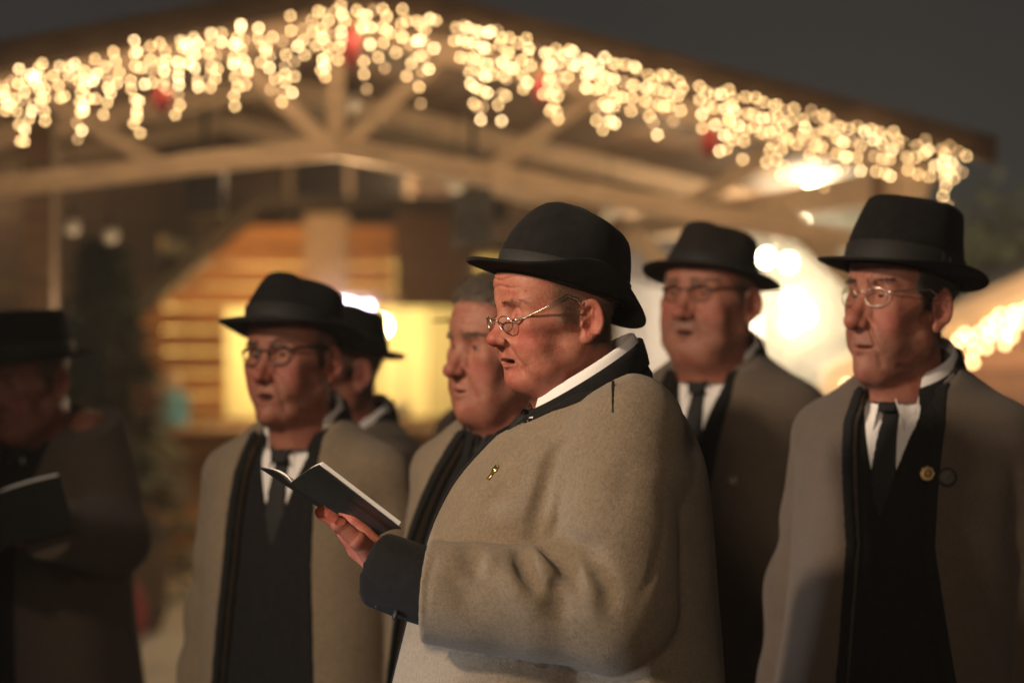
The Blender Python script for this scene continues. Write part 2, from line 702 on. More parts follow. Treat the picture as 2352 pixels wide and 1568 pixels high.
        ant = ant + np.where((sh < .0), .006, 0)
        er = smin(plate, rim, .004)
        er = smin(er, ant, .004)
        er = smin(er, ell(E, (.007, -.0285, .004), (.0085, .0095, .0048)), .006)
        er = smin(er, ell(E, (-.0035, -.004, .005), (.0040, .0065, .0045)), .004)
        er = smax(er, -ell(E, (.0065, -.004, .0070), (.0072, .0125, .0090)), .003)
        er = smax(er, -cone(E, (.011, .018, .0095), (.0165, .004, .0095), .0028, .0022), .003)
        er = smin(er, cone(E, (.004, .012, -.004), (.004, -.016, -.004), .008, .007), .006)
        d = smin(d, er * ew, .004)
        return d
    return f


def head_attrs(V, H):
    q = V.astype(np.float64).copy()
    wide = H.get('wide', 1.0)
    long_ = H.get('long', 1.0)
    if H.get('recede'):
        q[:, 0] = q[:, 0] + H['recede'] * np.clip(-q[:, 2] - .01, 0, .12) * np.clip(q[:, 0] / .06, 0, 1)
    q[:, 1] = np.abs(q[:, 1]) / wide
    q[:, 2] = np.where(q[:, 2] < 0, q[:, 2] / long_, q[:, 2])
    g = lambda c, r: np.exp(-(((q - np.array(c)) / np.array(r)) ** 2).sum(1))
    red = .75 * g((.118, 0, -.030), (.022, .02, .02)) + .75 * g((.075, .045, -.028), (.03, .026, .026)) \
        + .55 * g((-.02, .082, .0), (.022, .016, .04)) + .35 * g((.085, 0, -.1), (.03, .03, .02)) \
        + .3 * g((.0, .04, -.12), (.08, .06, .04)) + .2
    op = H.get('open', .004)
    mz = -.0665
    lip = np.exp(-(np.maximum(cone(q.astype(np.float32), (.1015, 0, mz + .003 + op * .3), (.088, .0235, mz - .001), .0042, .0024), 0) / .0018) ** 2)
    lip = np.maximum(lip, np.exp(-(np.maximum(cone(q.astype(np.float32), (.0995, 0, mz - .006 - op * .9), (.087, .0215, mz - .002), .0048, .0025), 0) / .0018) ** 2))
    lip = lip * H.get('lipc', .5)
    # scalp and beard shade
    hl = H.get('hairline', .055)
    temple = np.clip((hl - .012 - q[:, 0]) / .02, 0, 1) * np.clip((q[:, 2] - (-.012 + .0 * q[:, 0])) / .012, 0, 1)
    back = np.clip((-.012 - q[:, 0]) / .015, 0, 1) * np.clip((q[:, 2] + .055) / .02, 0, 1)
    ear = g((-.02, .088, -.004), (.026, .013, .042))
    if H.get('fullhair'):
        temple = np.maximum(temple, np.clip((q[:, 2] - H.get('hl', .078) - (q[:, 0] - .05) * .35) / .01, 0, 1) * (q[:, 2] > .03))
    scalp = np.clip(np.maximum(temple, back) - 2.2 * ear, 0, 1)
    st = H.get('beard', .0) * np.clip((-.035 - q[:, 2]) / .02, 0, 1) * np.clip((q[:, 0] - .0) / .03, 0, 1) * np.clip((q[:, 2] + .125) / .02, 0, 1)
    ms = H.get('moustache', 0.) * g((.098, .012, -.052), (.02, .022, .008))
    st = np.clip(st + ms + H.get('chinbeard', 0.) * g((.06, .035, -.095), (.03, .022, .02)), 0, .9)
    mo = np.clip((.0935 - q[:, 0]) / .004, 0, 1) * np.exp(-((q[:, 2] - mz + op * .3) / (.004 + op)) ** 4) * (q[:, 1] < .021) * (q[:, 0] > .06) * (op > .002)
    return {'mouth': mo, 'red': np.clip(red, 0, 1), 'lip': np.clip(lip, 0, 1), 'stub': np.clip(np.maximum(scalp * .75, st), 0, .9)}, scalp


def strands(P, D, L, r, mat, name, parent, seed=0, curl=.3, N=None):
    """tapered three-sided hairs: roots P, directions D, lengths L, bending on to the normal N"""
    rs = np.random.RandomState(seed)
    n = len(P)
    D = D / np.linalg.norm(D, axis=1)[:, None]
    ref = np.where(np.abs(D[:, 2:3]) < .9, np.array([[0, 0, 1.0]]), np.array([[1.0, 0, 0]]))
    A = np.cross(D, ref)
    A /= np.linalg.norm(A, axis=1)[:, None]
    B = np.cross(D, A)
    bendv = rs.normal(size=(n, 3)) * curl
    mid = P + D * L[:, None] * .55 + bendv * L[:, None] * .18
    tip = P + D * L[:, None] + bendv * L[:, None] * .45
    V = []
    for k in range(3):
        an = k * 2.094
        V.append(P + r * (math.cos(an) * A + math.sin(an) * B))
    for k in range(3):
        an = k * 2.094
        V.append(mid + r * .8 * (math.cos(an) * A + math.sin(an) * B))
    V.append(tip)
    V = np.stack(V, 1).reshape(-1, 3)
    b = (np.arange(n) * 7)[:, None]
    Q = np.concatenate([b + np.array([[k, (k + 1) % 3, 3 + (k + 1) % 3, 3 + k]]) for k in range(3)])
    T = np.concatenate([b + np.array([[3 + k, 3 + (k + 1) % 3, 6]]) for k in range(3)])
    return mesh_arrays(name, V, [Q, T], mat, parent, True)


def rot(yaw=0, pitch=0, roll=0):
    """head turn: yaw to the left, pitch down, roll to the right, degrees"""
    return np.array(Matrix.Rotation(math.radians(yaw), 3, 'Z') @ Matrix.Rotation(math.radians(pitch), 3, 'Y') @ Matrix.Rotation(math.radians(roll), 3, 'X'))


def make_hat(parent, xf, K, mats):
    """K: height, front/back/side brim widths, tilt; built in head space and moved by xf"""
    n = 88
    th = np.arange(n) * 2 * math.pi / n
    cx, sx = np.cos(th), np.sin(th)
    a, b = K.get('a', .104), K.get('b', .088)
    Hc = K.get('h', .118)
    tilt = math.radians(K.get('tilt', 14))
    z0 = K.get('z', .062)
    x0 = K.get('x', .0)
    rl = math.radians(K.get('roll', 0))

    def place(P):
        P = P.copy()
        x = P[..., 0] * math.cos(tilt) + -P[..., 2] * math.sin(tilt)
        z = P[..., 0] * math.sin(tilt) + P[..., 2] * math.cos(tilt)
        y = P[..., 1] * math.cos(rl) - z * math.sin(rl)
        z = P[..., 1] * math.sin(rl) + z * math.cos(rl)
        return np.stack([x + x0, y, z + z0], -1)
    prof = K.get('prof', [(1.0, -.05), (1.0, .08), (.995, .2), (.985, .34), (.965, .5), (.94, .64), (.905, .76), (.86, .855), (.79, .925), (.69, .972), (.56, .995), (.42, 1.0), (.28, 1.0), (.14, 1.0), (.0, 1.0)])
    rows = []
    rs = np.random.RandomState(K.get('seed', 3))
    ph = rs.uniform(0, 6.28, 6)
    for r, t in prof:
        x = a * r * cx
        y = b * r * sx
        z = np.full(n, Hc * t)
        tm = np.clip((t - .25) / .75, 0, 1) ** 1.5
        z = z * (1 + K.get('front', .06) * cx * t)
        fr = np.exp(-((x - .060) / .035) ** 2)
        y = y * (1 - K.get('pinch', .30) * fr * tm)
        z = z - K.get('dent', .022) * np.exp(-(y / .024) ** 2) * np.exp(-((x + .005) / .070) ** 4) * np.clip((t - .8) / .2, 0, 1)
        x = x + K.get('lean', 0.0) * tm - K.get('rake', .0) * tm * np.clip(cx, 0, 1)
        wv = .0022 * (np.sin(2 * th + ph[0] + t * 3) + .7 * np.sin(3 * th + ph[1] - t * 4) + .4 * np.sin(5 * th + ph[2] + 5 * t))
        x = x + wv * cx
        y = y + wv * sx
        rows.append(np.stack([x, y, z], -1))
    hat = MB().grid(place(np.array(rows)), True)
    hat_o = None
    # brim, upper and lower face in one sheet that folds round the edge
    wf, wb, ws = K.get('bf', .055), K.get('bb', .052), K.get('bs', .048)
    wth = ws + np.where(cx > 0, (wf - ws), (wb - ws)) * cx ** 2
    up_s, up_f, up_b = K.get('us', .016), K.get('uf', -.006), K.get('ub', .010)
    lift = up_s * np.abs(sx) ** K.get('se', 2) + np.where(cx > 0, up_f, up_b) * cx ** 2
    def brow(s, dz):
        w = wth * s
        x = (a + w) * cx
        y = (b + w) * sx
        z = lift * max(s, 0.0) ** 1.8 + dz + .0018 * s * (np.sin(3 * th + ph[3]) + np.sin(2 * th + ph[4]))
        return np.stack([x, y, z], -1)
    R = [brow(s, .0022) for s in (-.12, .0, .15, .35, .6, .82, .96)] + [brow(1.012, .0013), brow(1.018, 0.0), brow(1.012, -.0014)] + \
        [brow(s, -.0024) for s in (.96, .82, .6, .35, .15, 0, -.12)]
    hat.grid(place(np.array(R)), True)
    hat_o = hat.build('hat', mats[0], parent, True, xf)
    bw = K.get('band', .034)
    R = []
    for z, o in ((.000, .0016), (.003, .0026), (bw * .5, .0024), (bw - .002, .0024), (bw, .0010)):
        t = z / Hc
        rr = np.interp(t, [q[1] for q in prof], [q[0] for q in prof])
        tm = max(0, (t - .25) / .75) ** 1.5
        x = (a * rr + o) * cx
        y = (b * rr + o) * sx
        wv = .0022 * (np.sin(2 * th + ph[0] + t * 3) + .7 * np.sin(3 * th + ph[1] - t * 4) + .4 * np.sin(5 * th + ph[2] + 5 * t))
        zz = np.full(n, z) * (1 + K.get('front', .06) * cx * t)
        R.append(np.stack([x + wv * cx, y + wv * sx, zz], -1))
    MB().grid(place(np.array(R)), True).build('hat_band', mats[1], hat_o, True, xf)
    bw2 = MB()
    yb = b + .004
    for sgn in (-1, 1):
        bw2.grid(place(np.array([[[x_, yb + .002 + .003 * math.sin(t_ * 3.14), z_] for x_, z_ in ((sgn * .022 * t_, bw * (.50 - .38 * t_)), (sgn * .022 * t_, bw * (.50 + .38 * t_)))] for t_ in np.linspace(.1, 1, 6)])))
    bw2.box((-.004, yb + .001, bw * .3), (.004, yb + .006, bw * .7), .0015)
    n0 = len(bw2.v)
    bw2.v[-1] = place(bw2.v[-1])
    bw2.build('hat_bow', mats[1], hat_o, True, xf)
    return hat_o


def make_glasses(parent, xf, G, H):
    """G: style of the spectacles; head space"""
    wide = H.get('wide', 1.0)
    cx, cz = G.get('x', .100), G.get('z', .010)
    hw, hh = G.get('w', .021), G.get('h', .017)
    gap = G.get('gap', .031)
    r = G.get('r', .0011)
    mat = M[G.get('mat', 'steel')]
    tilt = G.get('tilt', .12)
    top = G.get('top', 0)          # heavy upper rim
    rim_o = None
    fr = MB()
    lens = []
    for s in (1, -1):
        an = np.linspace(0, 2 * math.pi, 40, endpoint=False)
        ee = G.get('sq', 2.3)
        c_, s_ = np.cos(an), np.sin(an)
        y = hw * np.sign(c_) * np.abs(c_) ** (2 / ee)
        z = hh * np.sign(s_) * np.abs(s_) ** (2 / ee)
        P = np.stack([cx - .10 * np.abs(y * s + gap * 0) ** 1.0 * 0 - (np.abs(gap + y) ** 2) * 4.0 - z * -tilt, s * (gap + y), cz + z], 1)
        rad = np.where(s_ > .05, r * (1 + top), r)
        if G.get('halfrim'):
            k = s_ > -.15
            o = np.argsort(an[k])
            fr.tube(P[k], r * (1 + top), 7)
        else:
            fr.tube(P, rad, 7, closed=True)
        lens.append((s, P))
    # bridge, nose pads
    yb = gap - hw + .001
    br = np.array([[cx - 4 * yb ** 2, -yb, cz + hh * .25], [cx + .002, -yb * .5, cz + hh * .55], [cx + .003, 0, cz + hh * .62], [cx + .002, yb * .5, cz + hh * .55], [cx - 4 * yb ** 2, yb, cz + hh * .25]])
    fr.tube(br, r * (1 + top * .5), 7)
    g = fr.build('glasses', mat, parent, True, xf)
    for s, P in lens:
        c = P.mean(0)
        V = np.concatenate([P, (c + np.array([.0012, 0, 0]))[None]])
        n = len(P)
        T = [(i, (i + 1) % n, n) if s > 0 else ((i + 1) % n, i, n) for i in range(n)]
        V = xf(V)
        mesh_arrays('lens', V, np.array(T), M['glass'], g, True)
    for s in (1, -1):
        yo = (gap + hw)
        ex, ey, ez = G.get('ear', (.0, .078 * wide, .030))
        x1 = cx - yo ** 2 * 4
        zt = cz + hh * G.get('hinge', .55)
        pts = np.array([[x1, s * yo, zt], [x1 - .006, s * (yo + .006), zt + .0005], [x1 - .016, s * (yo + .010), zt + .003],
                        [(x1 + ex) / 2, s * (ey + .002), (zt + ez) / 2 + .002], [ex + .012, s * (ey + .003), ez], [ex - .006, s * (ey + .001), ez - .006], [ex - .016, s * ey, ez - .022]])
        MB().tube(pts, np.array([1.3, 1.5, 1.2, 1.1, 1.2, 1.3, 1.0]) * r * G.get('tw', 1.0), 7).build('temple', M[G.get('tmat', G.get('mat', 'steel'))], g, True, xf)
    return g


HAIRS = {}


def hair_mat(name, col):
    if name not in HAIRS:
        HAIRS[name] = simple('hair_' + name, col, .5, .35, 300, spec=.35)
    return HAIRS[name]


def make_eye(parent, xf, c, gaze, iris):
    n, m = 24, 16
    key = 'eye_' + str(iris)
    if key not in HAIRS:
        mt, nt, bs = new_mat('eye')
        cr = nt.nodes.new('ShaderNodeValToRGB')
        cr.color_ramp.interpolation = 'EASE'
        el = cr.color_ramp.elements
        el[0].position = .0
        el[0].color = (.008, .008, .008, 1)
        el[1].position = .17
        el[1].color = (.008, .008, .008, 1)
        for po, co in ((.20, iris), (.42, iris), (.47, (.26, .20, .17)), (1, (.28, .20, .17))):
            e = el.new(po)
            e.color = (*co, 1)
        nt.links.new(attr(nt, 'ang'), cr.inputs[0])
        nt.links.new(cr.outputs[0], bs.inputs['Base Color'])
        bs.inputs['Roughness'].default_value = .08
        HAIRS[key] = mt
    g = np.array(gaze, float)
    g /= np.linalg.norm(g)
    a = np.cross(g, (0, 0, 1.0))
    a /= np.linalg.norm(a)
    b = np.cross(a, g)
    V = [c + g * .0122 + g * .0006]
    A = [0]
    for i in range(1, m):
        ph = math.pi * i / m
        for k in range(n):
            t = 2 * math.pi * k / n
            V.append(c + .0122 * (math.cos(ph) * g + math.sin(ph) * (math.cos(t) * a + math.sin(t) * b)))
            A.append(ph / math.pi * 2)
    V.append(c - g * .0122)
    A.append(2)
    Q = [(1 + i * n + k, 1 + i * n + (k + 1) % n, 1 + (i + 1) * n + (k + 1) % n, 1 + (i + 1) * n + k) for i in range(m - 2) for k in range(n)]
    T = [(0, 1 + (k + 1) % n, 1 + k) for k in range(n)] + [(len(V) - 1, 1 + (m - 2) * n + k, 1 + (m - 2) * n + (k + 1) % n) for k in range(n)]
    return mesh_arrays('eye', xf(np.array(V)), [np.array(Q), np.array(T)], HAIRS[key], parent, True, {'ang': A})


def make_head(P, H, headM, headT, res=.003):
    """returns V,F,attrs of the head in body space, plus links hair, brows, eyes, hat, glasses"""
    xf = lambda V: np.asarray(V) @ headM.T + headT
    f = head_field(H)
    V, Q = sdf_mesh(f, (-.115, -.105, -.165), (.150, .105, .155), res)
    at, scalp = head_attrs(V, H)
    rs = np.random.RandomState(H.get('seed', 1))
    wide = H.get('wide', 1.0)
    # short hair where it shows
    cand = np.nonzero((scalp > .35) & (rs.rand(len(V)) < scalp))[0]
    nh = H.get('nhair', 2500)
    if len(cand):
        cand = rs.choice(cand, nh)
        e = .002
        R = V[cand] + rs.normal(size=(nh, 3)) * res * .5
        G = np.stack([f((R + np.eye(3)[k] * e).astype(np.float32)) - f((R - np.eye(3)[k] * e).astype(np.float32)) for k in range(3)], 1) / (2 * e)
        G /= np.linalg.norm(G, axis=1)[:, None] + 1e-9
        if H.get('fullhair'):
            R = R + G * (.004 + .008 * rs.rand(nh))[:, None] * np.clip((R[:, 2:3] - .0) / .06, 0, 1)
            flowz = -.75 + .9 * np.clip((R[:, 2:3] - .03) / .06, 0, 1)
        else:
            flowz = np.full((nh, 1), -.75)
        flow = np.concatenate([np.full((nh, 1), -.75), np.zeros((nh, 1)), flowz], 1) + rs.normal(size=(nh, 3)) * .22
        flow0 = np.array([-.75, 0, -.75])[None] + rs.normal(size=(nh, 3)) * .22
        flow = flow - (flow * G).sum(1)[:, None] * G
        D = flow + G * .16
        L = H.get('hlen', .014) * rs.uniform(.6, 1.3, nh)
        if H.get('fullhair'):
            def cap(p_):
                d = ell(p_, (-.006, 0, .060), (.104, .082, .094)) + .004 * wob(p_ * np.array([.5, 1, 1], np.float32), 70, 5, 6)
                line = H.get('hl', .078) + (p_[:, 0] - .05) * .35 - p_[:, 2]
                side = np.maximum(p_[:, 0] - .046, H.get('burn', .014) - p_[:, 2])
                lim = np.minimum(np.maximum(line, .03 - p_[:, 2]), side)
                lim = np.minimum(lim, np.maximum(p_[:, 0] + .030, H.get('nape', -.045) - p_[:, 2]))
                return smax(d, lim, .026)
            cv, cq = sdf_mesh(cap, (-.13, -.10, -.10), (.12, .10, .17), .0036, slack=2)
            hc = mesh_arrays('hair', xf(cv), cq, hair_mat(H['hairname'], H['hairc']), P, True)
        strands(xf(R), D @ headM.T, L, H.get('hr', .00022), hair_mat(H['hairname'], H['hairc']), 'hair', P, 1, .35)
    # eyebrows
    nb = H.get('nbrow', 160)
    R, D = [], []
    for s in (1, -1):
        t = rs.rand(nb)
        c = np.stack([.0955 - .004 * t - .016 * t ** 2, s * (.010 + .038 * t) * wide, .0320 + H.get('browz', 0.0) + .005 * np.sin(t * 2.4) + rs.normal(size=nb) * .0022], 1)
        R.append(c)
        D.append(np.stack([.35 - .7 * t, s * (.3 + .7 * t), .55 - .8 * t], 1) + rs.normal(size=(nb, 3)) * .25)
    R = np.concatenate(R)
    D = np.concatenate(D)
    for _ in range(2):
        d0 = f(R.astype(np.float32))
        e = .002
        G = np.stack([f((R + np.eye(3)[k] * e).astype(np.float32)) - f((R - np.eye(3)[k] * e).astype(np.float32)) for k in range(3)], 1) / (2 * e)
        R = R - G * d0[:, None]
    bl = rs.uniform(.6, 1.1, len(R)) * H.get('blen', .010)
    for h_ in (slice(0, nb), slice(nb, 2 * nb)):
        strands(xf(R[h_]), D[h_] @ headM.T, bl[h_], H.get('br', .00030), hair_mat(H.get('browname', H['hairname']), H.get('browc', H['hairc'])), 'eyebrow', P, 2, .3)
    for s in (1, -1):
        make_eye(P, xf, np.array([.0745, s * .0315 * wide, .0125]), (1, H.get('gy', 0), H.get('gz', -.1)), H.get('iris', (.045, .035, .028)))
    if H.get('open', 0) > .003:
        # upper teeth
        y = np.linspace(-.0145, .0145, 8)
        g = MB()
        for k in range(7):
            ym = (y[k] + y[k + 1]) / 2
            xx = .0865 - 14 * ym ** 2
            g.box((xx - .004, y[k] + .0002, -.0700 + .003), (xx, y[k + 1] - .0002, -.0605), .0008)
        lg = H.get('long', 1.0)
        rc = H.get('recede', 0)
        g.build('teeth', M['teeth'], P, True, lambda V: xf(V * np.array([1, 1, lg]) - np.array([rc * .052, 0, 0])))
    if 'hat' in H:
        make_hat(P, xf, H['hat'], H.get('hatmats', (M['felt'], M['ribbon'])))
    if 'glasses' in H:
        make_glasses(P, xf, H['glasses'], H)
    return xf(V), Q, at


def smooth_table(z, v, w=9):
    zz = np.linspace(z[0], z[-1], 240)
    vv = np.interp(zz, z, v)
    k = np.hanning(2 * w + 3)[1:-1]
    k /= k.sum()
    pv = np.concatenate([2 * vv[0] - vv[w:0:-1], vv, 2 * vv[-1] - vv[-2:-w - 2:-1]])
    return zz, np.convolve(pv, k, 'valid')


# offsets below the neck line: (dz, front depth, back depth, half width)
BUILD = {
    'mid': [(.06, .062, .066, .058), (0, .070, .076, .066), (-.03, .085, .090, .112), (-.06, .102, .105, .155), (-.09, .120, .118, .188), (-.13, .136, .124, .196), (-.2, .152, .130, .202), (-.3, .165, .132, .202), (-.45, .178, .140, .210), (-.7, .19, .16, .24), (-1.0, .21, .19, .27)],
    'stout': [(.06, .066, .070, .060), (0, .076, .098, .070), (-.045, .098, .140, .130), (-.085, .135, .158, .165), (-.113, .160, .165, .172), (-.152, .192, .172, .176), (-.2, .215, .178, .178), (-.25, .230, .183, .182), (-.39, .262, .192, .200), (-.46, .278, .196, .212), (-.7, .29, .20, .26), (-1.0, .30, .22, .29)],
}


class Body:
    """all clothes of one person come from the same torso field"""

    def __init__(s, kind, zN, arms, opts):
        T = BUILD[kind]
        z = np.array([t[0] for t in T])[::-1]
        s.tab = [smooth_table(z, np.array([t[i] for t in T])[::-1] * (opts.get('wid', 1.0) if i == 3 else opts.get('dep', 1.0))) for i in (1, 2, 3)]
        s.zN = zN
        s.arms = arms
        s.o = opts
        s.hem = opts.get('hem', .62)
        s.seed = opts.get('seed', 1)

    def torso(s, p):
        dz = p[:, 2] - s.zN
        fr, bk, b = [np.interp(dz, t[0], t[1]).astype(np.float32) for t in s.tab]
        a = (fr + bk) * .5
        x = p[:, 0] - (fr - bk) * .5
        if 'backwide' in s.o:
            t = np.clip((.06 - p[:, 0]) / .10, 0, 1) * np.clip((-dz - .06) / .08, 0, 1)
            b = b * (1 + s.o['backwide'] * t * t * (3 - 2 * t))
        e = 2.3
        q = (np.abs(x / a) ** e + np.abs(p[:, 1] / b) ** e) ** (1 / e)
        return (q - 1) * np.minimum(a, b) * .9

    def arm(s, p, i, grow=0.0):
        sh, el, cf, r = s.arms[i]
        u = cone(p, sh, el, r[0] + grow, r[1] + grow)
        l = cone(p, el, cf, r[1] + grow, r[2] + grow)
        ax = np.asarray(cf) - np.asarray(el)
        ax = ax / np.linalg.norm(ax)
        cut = (p - np.asarray(cf, np.float32)) @ ax.astype(np.float32)
        d = smin(u, l, .03)
        # wrinkles across the sleeve near the elbow
        de = norm3(p - np.asarray(el, np.float32))
        ph = wob(p, 9, s.seed + 7 + i, 4)
        d = d + s.o.get('wrk', .0045) * np.sin(de * 70 + 3.0 * ph) * np.exp(-((de - .06) / .09) ** 2)
        d = d + .0035 * wob(p * np.array([1, 1, .4], np.float32), 26, s.seed + 3 + i, 5)
        return d, cut

    def coat(s, p):
        d = s.torso(p)
        dz = p[:, 2] - s.zN
        low = np.clip((-dz - .18) / .3, 0, 1)
        d = d + (.003 + .012 * low) * wob(p * np.array([1, 1, .16], np.float32), 24, s.seed, 6)
        d = d + .003 * wob(p, 16, s.seed + 1, 5)
        k = np.clip(.04 + (dz + .10) * .45, .005, .045)
        for i in range(len(s.arms)):
            a, cut = s.arm(p, i)
            a = np.maximum(a, cut)
            d = smin(d, a, k)
        if 'extra' in s.o:
            d = s.o['extra'](p, d)
        return d

    def top(s, p):
        return (p[:, 2] - s.zN + s.o.get('ctilt', .50) * (p[:, 0] + .01)) * .9

    def wedge(s, p):
        """> 0 outside the open front"""
        dz = p[:, 2] - s.zN
        O = s.o.get('open', [(0, .062), (-.12, .075), (-.3, .055), (-.5, .07), (-1.0, .12)])
        z = np.array([o[0] for o in O])[::-1]
        w = np.interp(dz, z, np.array([o[1] for o in O])[::-1]).astype(np.float32)
        yc = s.o.get('yc', 0.0) + s.o.get('ycs', 0.0) * dz
        return np.maximum(np.abs(p[:, 1] - yc) - w, .02 - p[:, 0])

    def neckhole(s, p):
        return np.sqrt((p[:, 0] - s.o.get('nhx', .004)) ** 2 + p[:, 1] ** 2) - s.o.get('nh', .066)

    def f_coat(s, p):
        d = np.maximum(s.coat(p), s.top(p))
        d = smax(d, -s.wedge(p), .006)
        d = np.maximum(d, -s.neckhole(p))
        return np.maximum(d, s.hem - p[:, 2])

    def f_trim(s, p):
        T = s.coat(p)
        w = s.wedge(p)
        b = s.o.get('trim', .017)
        band = np.maximum(w - b, -(w + .0015))
        col = s.neckhole(p) - s.o.get('collar', .020)
        m = np.minimum(band, np.maximum(col, -(w + .0015)))
        d = np.maximum(T - .0028, m)
        d = np.maximum(d, -(T + .006))
        d = np.maximum(d, s.top(p) - .004)
        d = np.maximum(d, -(s.neckhole(p) + .002))
        return np.maximum(d, s.hem + .01 - p[:, 2])

    def vee(s, p):
        dz = p[:, 2] - s.zN
        return np.maximum(np.abs(p[:, 1]) - np.maximum(0, (dz + s.o.get('vz', .25)) * s.o.get('vs', .30)), .0 - p[:, 0]) * .9

    def f_vest(s, p):
        d = np.maximum(s.torso(p) + .020 + .002 * wob(p, 30, s.seed + 9, 4), s.top(p) + .012)
        d = smax(d, -s.vee(p), .004)
        return np.maximum(d, s.hem + .2 - p[:, 2])

    def f_shirt(s, p):
        d = np.maximum(s.torso(p) + .028, s.top(p) + .020)
        d = np.maximum(d, np.abs(p[:, 1]) - .10)
        d = np.maximum(d, .02 - p[:, 0])
        return np.maximum(d, s.zN - .33 - p[:, 2])

    def f_tie(s, p):
        dz = p[:, 2] - s.zN
        zk = s.o.get('knot', -.055)
        w = np.where(dz > zk - .030, .0135 + .010 * np.clip((dz - zk + .03) / .03, 0, 1), .0135 + .085 * np.clip((zk - .03 - dz), 0, .3))
        T = s.torso(p)
        th = np.where(dz > zk - .030, .006, .0225)
        d = np.maximum(T + th, np.abs(p[:, 1]) - w)
        d = np.maximum(d, -(T + .035))
        d = np.maximum(d, .0 - p[:, 0])
        d = np.maximum(d, dz - zk - .002)
        return np.maximum(d, s.zN - s.o.get('vz', .25) - .02 - p[:, 2])


def shirt_collar(P, xfB, zN, K, name='shirt_collar', mat=None):
    """folded shirt collar: stand ring and two pointed leaves, body space"""
    cx, cz = K.get('cx', .006), zN + K.get('cz', .018)
    t = K.get('tilt', .52)
    rx, ry = K.get('rx', .070), K.get('ry', .064)
    n = 61
    ph = np.linspace(math.radians(K.get('a0', 10)), math.radians(360 - K.get('a0', 10)), n)
    fr = np.abs((ph - math.pi)) / math.pi          # 0 at nape, 1 at front
    deg = np.degrees(np.minimum(ph, 2 * math.pi - ph))
    drop = np.interp(deg, [0, 10, 22, 34, 60, 110, 180], K.get('drop', [.012, .020, .074, .060, .040, .034, .034])) * K.get('leaf', 1.0)
    rows = []
    for s_, (dr, k) in enumerate(((-.0030, .9), (-.0030, .4), (-.002, .05), (0.0, 0.0), (.003, .08), (.006, .3), (.010, .65), (.013, 1.0), (.0115, 1.02), (.008, .65))):
        x = (rx + dr + (0.012 if s_ in (7, 8) else 0) * (fr > .8)) * np.cos(ph)
        y = (ry + dr + K.get('flare', .0) * k * np.sin(ph) ** 2) * np.sin(ph)
        z = -drop * k
        zz = cz - t * x + z
        rows.append(np.stack([x + cx, y, zz], -1))
    return MB().grid(np.array(rows)).build(name, mat or M['shirt'], P, True, xfB)


def hand_field(curl, side, spread=0.0, thumb=(.5, .25), tpts=None):
    """x along the fingers, z the back of the hand; side +1 thumb at +y"""
    prim = []
    ks = [(.090, .030), (.094, .010), (.090, -.010), (.082, -.028)]
    ln = [(.044, .026, .021), (.049, .029, .022), (.046, .027, .021), (.036, .021, .019)]
    rr = [(.0100, .0090, .0082, .0068), (.0102, .0092, .0084, .0070), (.0098, .0088, .0080, .0066), (.0090, .0080, .0072, .0060)]
    chains = []
    for i in range(4):
        k = np.array([ks[i][0], ks[i][1] * side, 0.0])
        pts = [k]
        ang = 0
        yaw = spread * (1.5 - i) * side
        for j in range(3):
            ang += curl[i][j]
            dv = np.array([math.cos(ang) * math.cos(yaw), math.cos(ang) * math.sin(yaw), -math.sin(ang)])
            pts.append(pts[-1] + dv * ln[i][j])
        chains.append((pts, rr[i]))
    tb = np.array([.026, .026 * side, -.006])
    t1 = tb + .044 * np.array([.72, .62 * side, -thumb[0] * .6])
    t2 = t1 + .032 * np.array([.88, .30 * side, -thumb[0]])
    t3 = t2 + .026 * np.array([.92, .10 * side, -thumb[1]])
    chains.append(([tb, t1, t2, t3] if tpts is None else tpts, (.0165, .0125, .0112, .0088)))

    def f(p):
        d = cone(p, (-.06, 0, 0), (.01, 0, 0), .0290, .0270)
        d = np.maximum(d, -1)
        pz = p * np.array([1, 1, 1.55], np.float32)
        d = cone(pz, (-.07, 0, 0), (.012, 0, 0), .034, .032) * .8
        for i in range(4):
            d = smin(d, cone(p, (.012, ks[i][1] * side * .55, .0), (ks[i][0], ks[i][1] * side, .0), .0155, .0118), .014)
        for pts, r in chains:
            c = None
            for j in range(3):
                e = cone(p, pts[j], pts[j + 1], r[j], r[j + 1])
                c = e if c is None else np.minimum(c, e)
                c = smin(c, sph(p, pts[j + 1], r[j + 1] * 1.06), .004)
            d = smin(d, c, .007)
        d = d + .0006 * wob(p, 160, 3, 5)
        return d
    return f


def add_hand(Vs, Qs, As, wrist, xdir, back, side, curl, invloc, res=.003, spread=.05, thumb=(.5, .25), tpts=None):
    x = np.asarray(xdir, float)
    x /= np.linalg.norm(x)
    z = np.asarray(back, float)
    z -= (z @ x) * x
    z /= np.linalg.norm(z)
    y = np.cross(z, x)
    if tpts is not None:
        tpts = [np.array([(q - np.asarray(wrist)) @ x, (q - np.asarray(wrist)) @ y, (q - np.asarray(wrist)) @ z]) for q in tpts]
    f = hand_field(curl, side, spread, thumb, tpts)
    V, Q = sdf_mesh(f, (-.085, -.085, -.11), (.20, .085, .06), res)
    at = {'red': np.clip(.35 + .5 * np.exp(-((V[:, 0] - .10) / .03) ** 2), 0, .8), 'lip': np.zeros(len(V)), 'stub': np.zeros(len(V)), 'mouth': np.zeros(len(V))}
    Wd = np.asarray(wrist) + V[:, :1] * x + V[:, 1:2] * y + V[:, 2:3] * z
    Vs.append(Wd)
    Qs.append(Q)
    As.append(at)


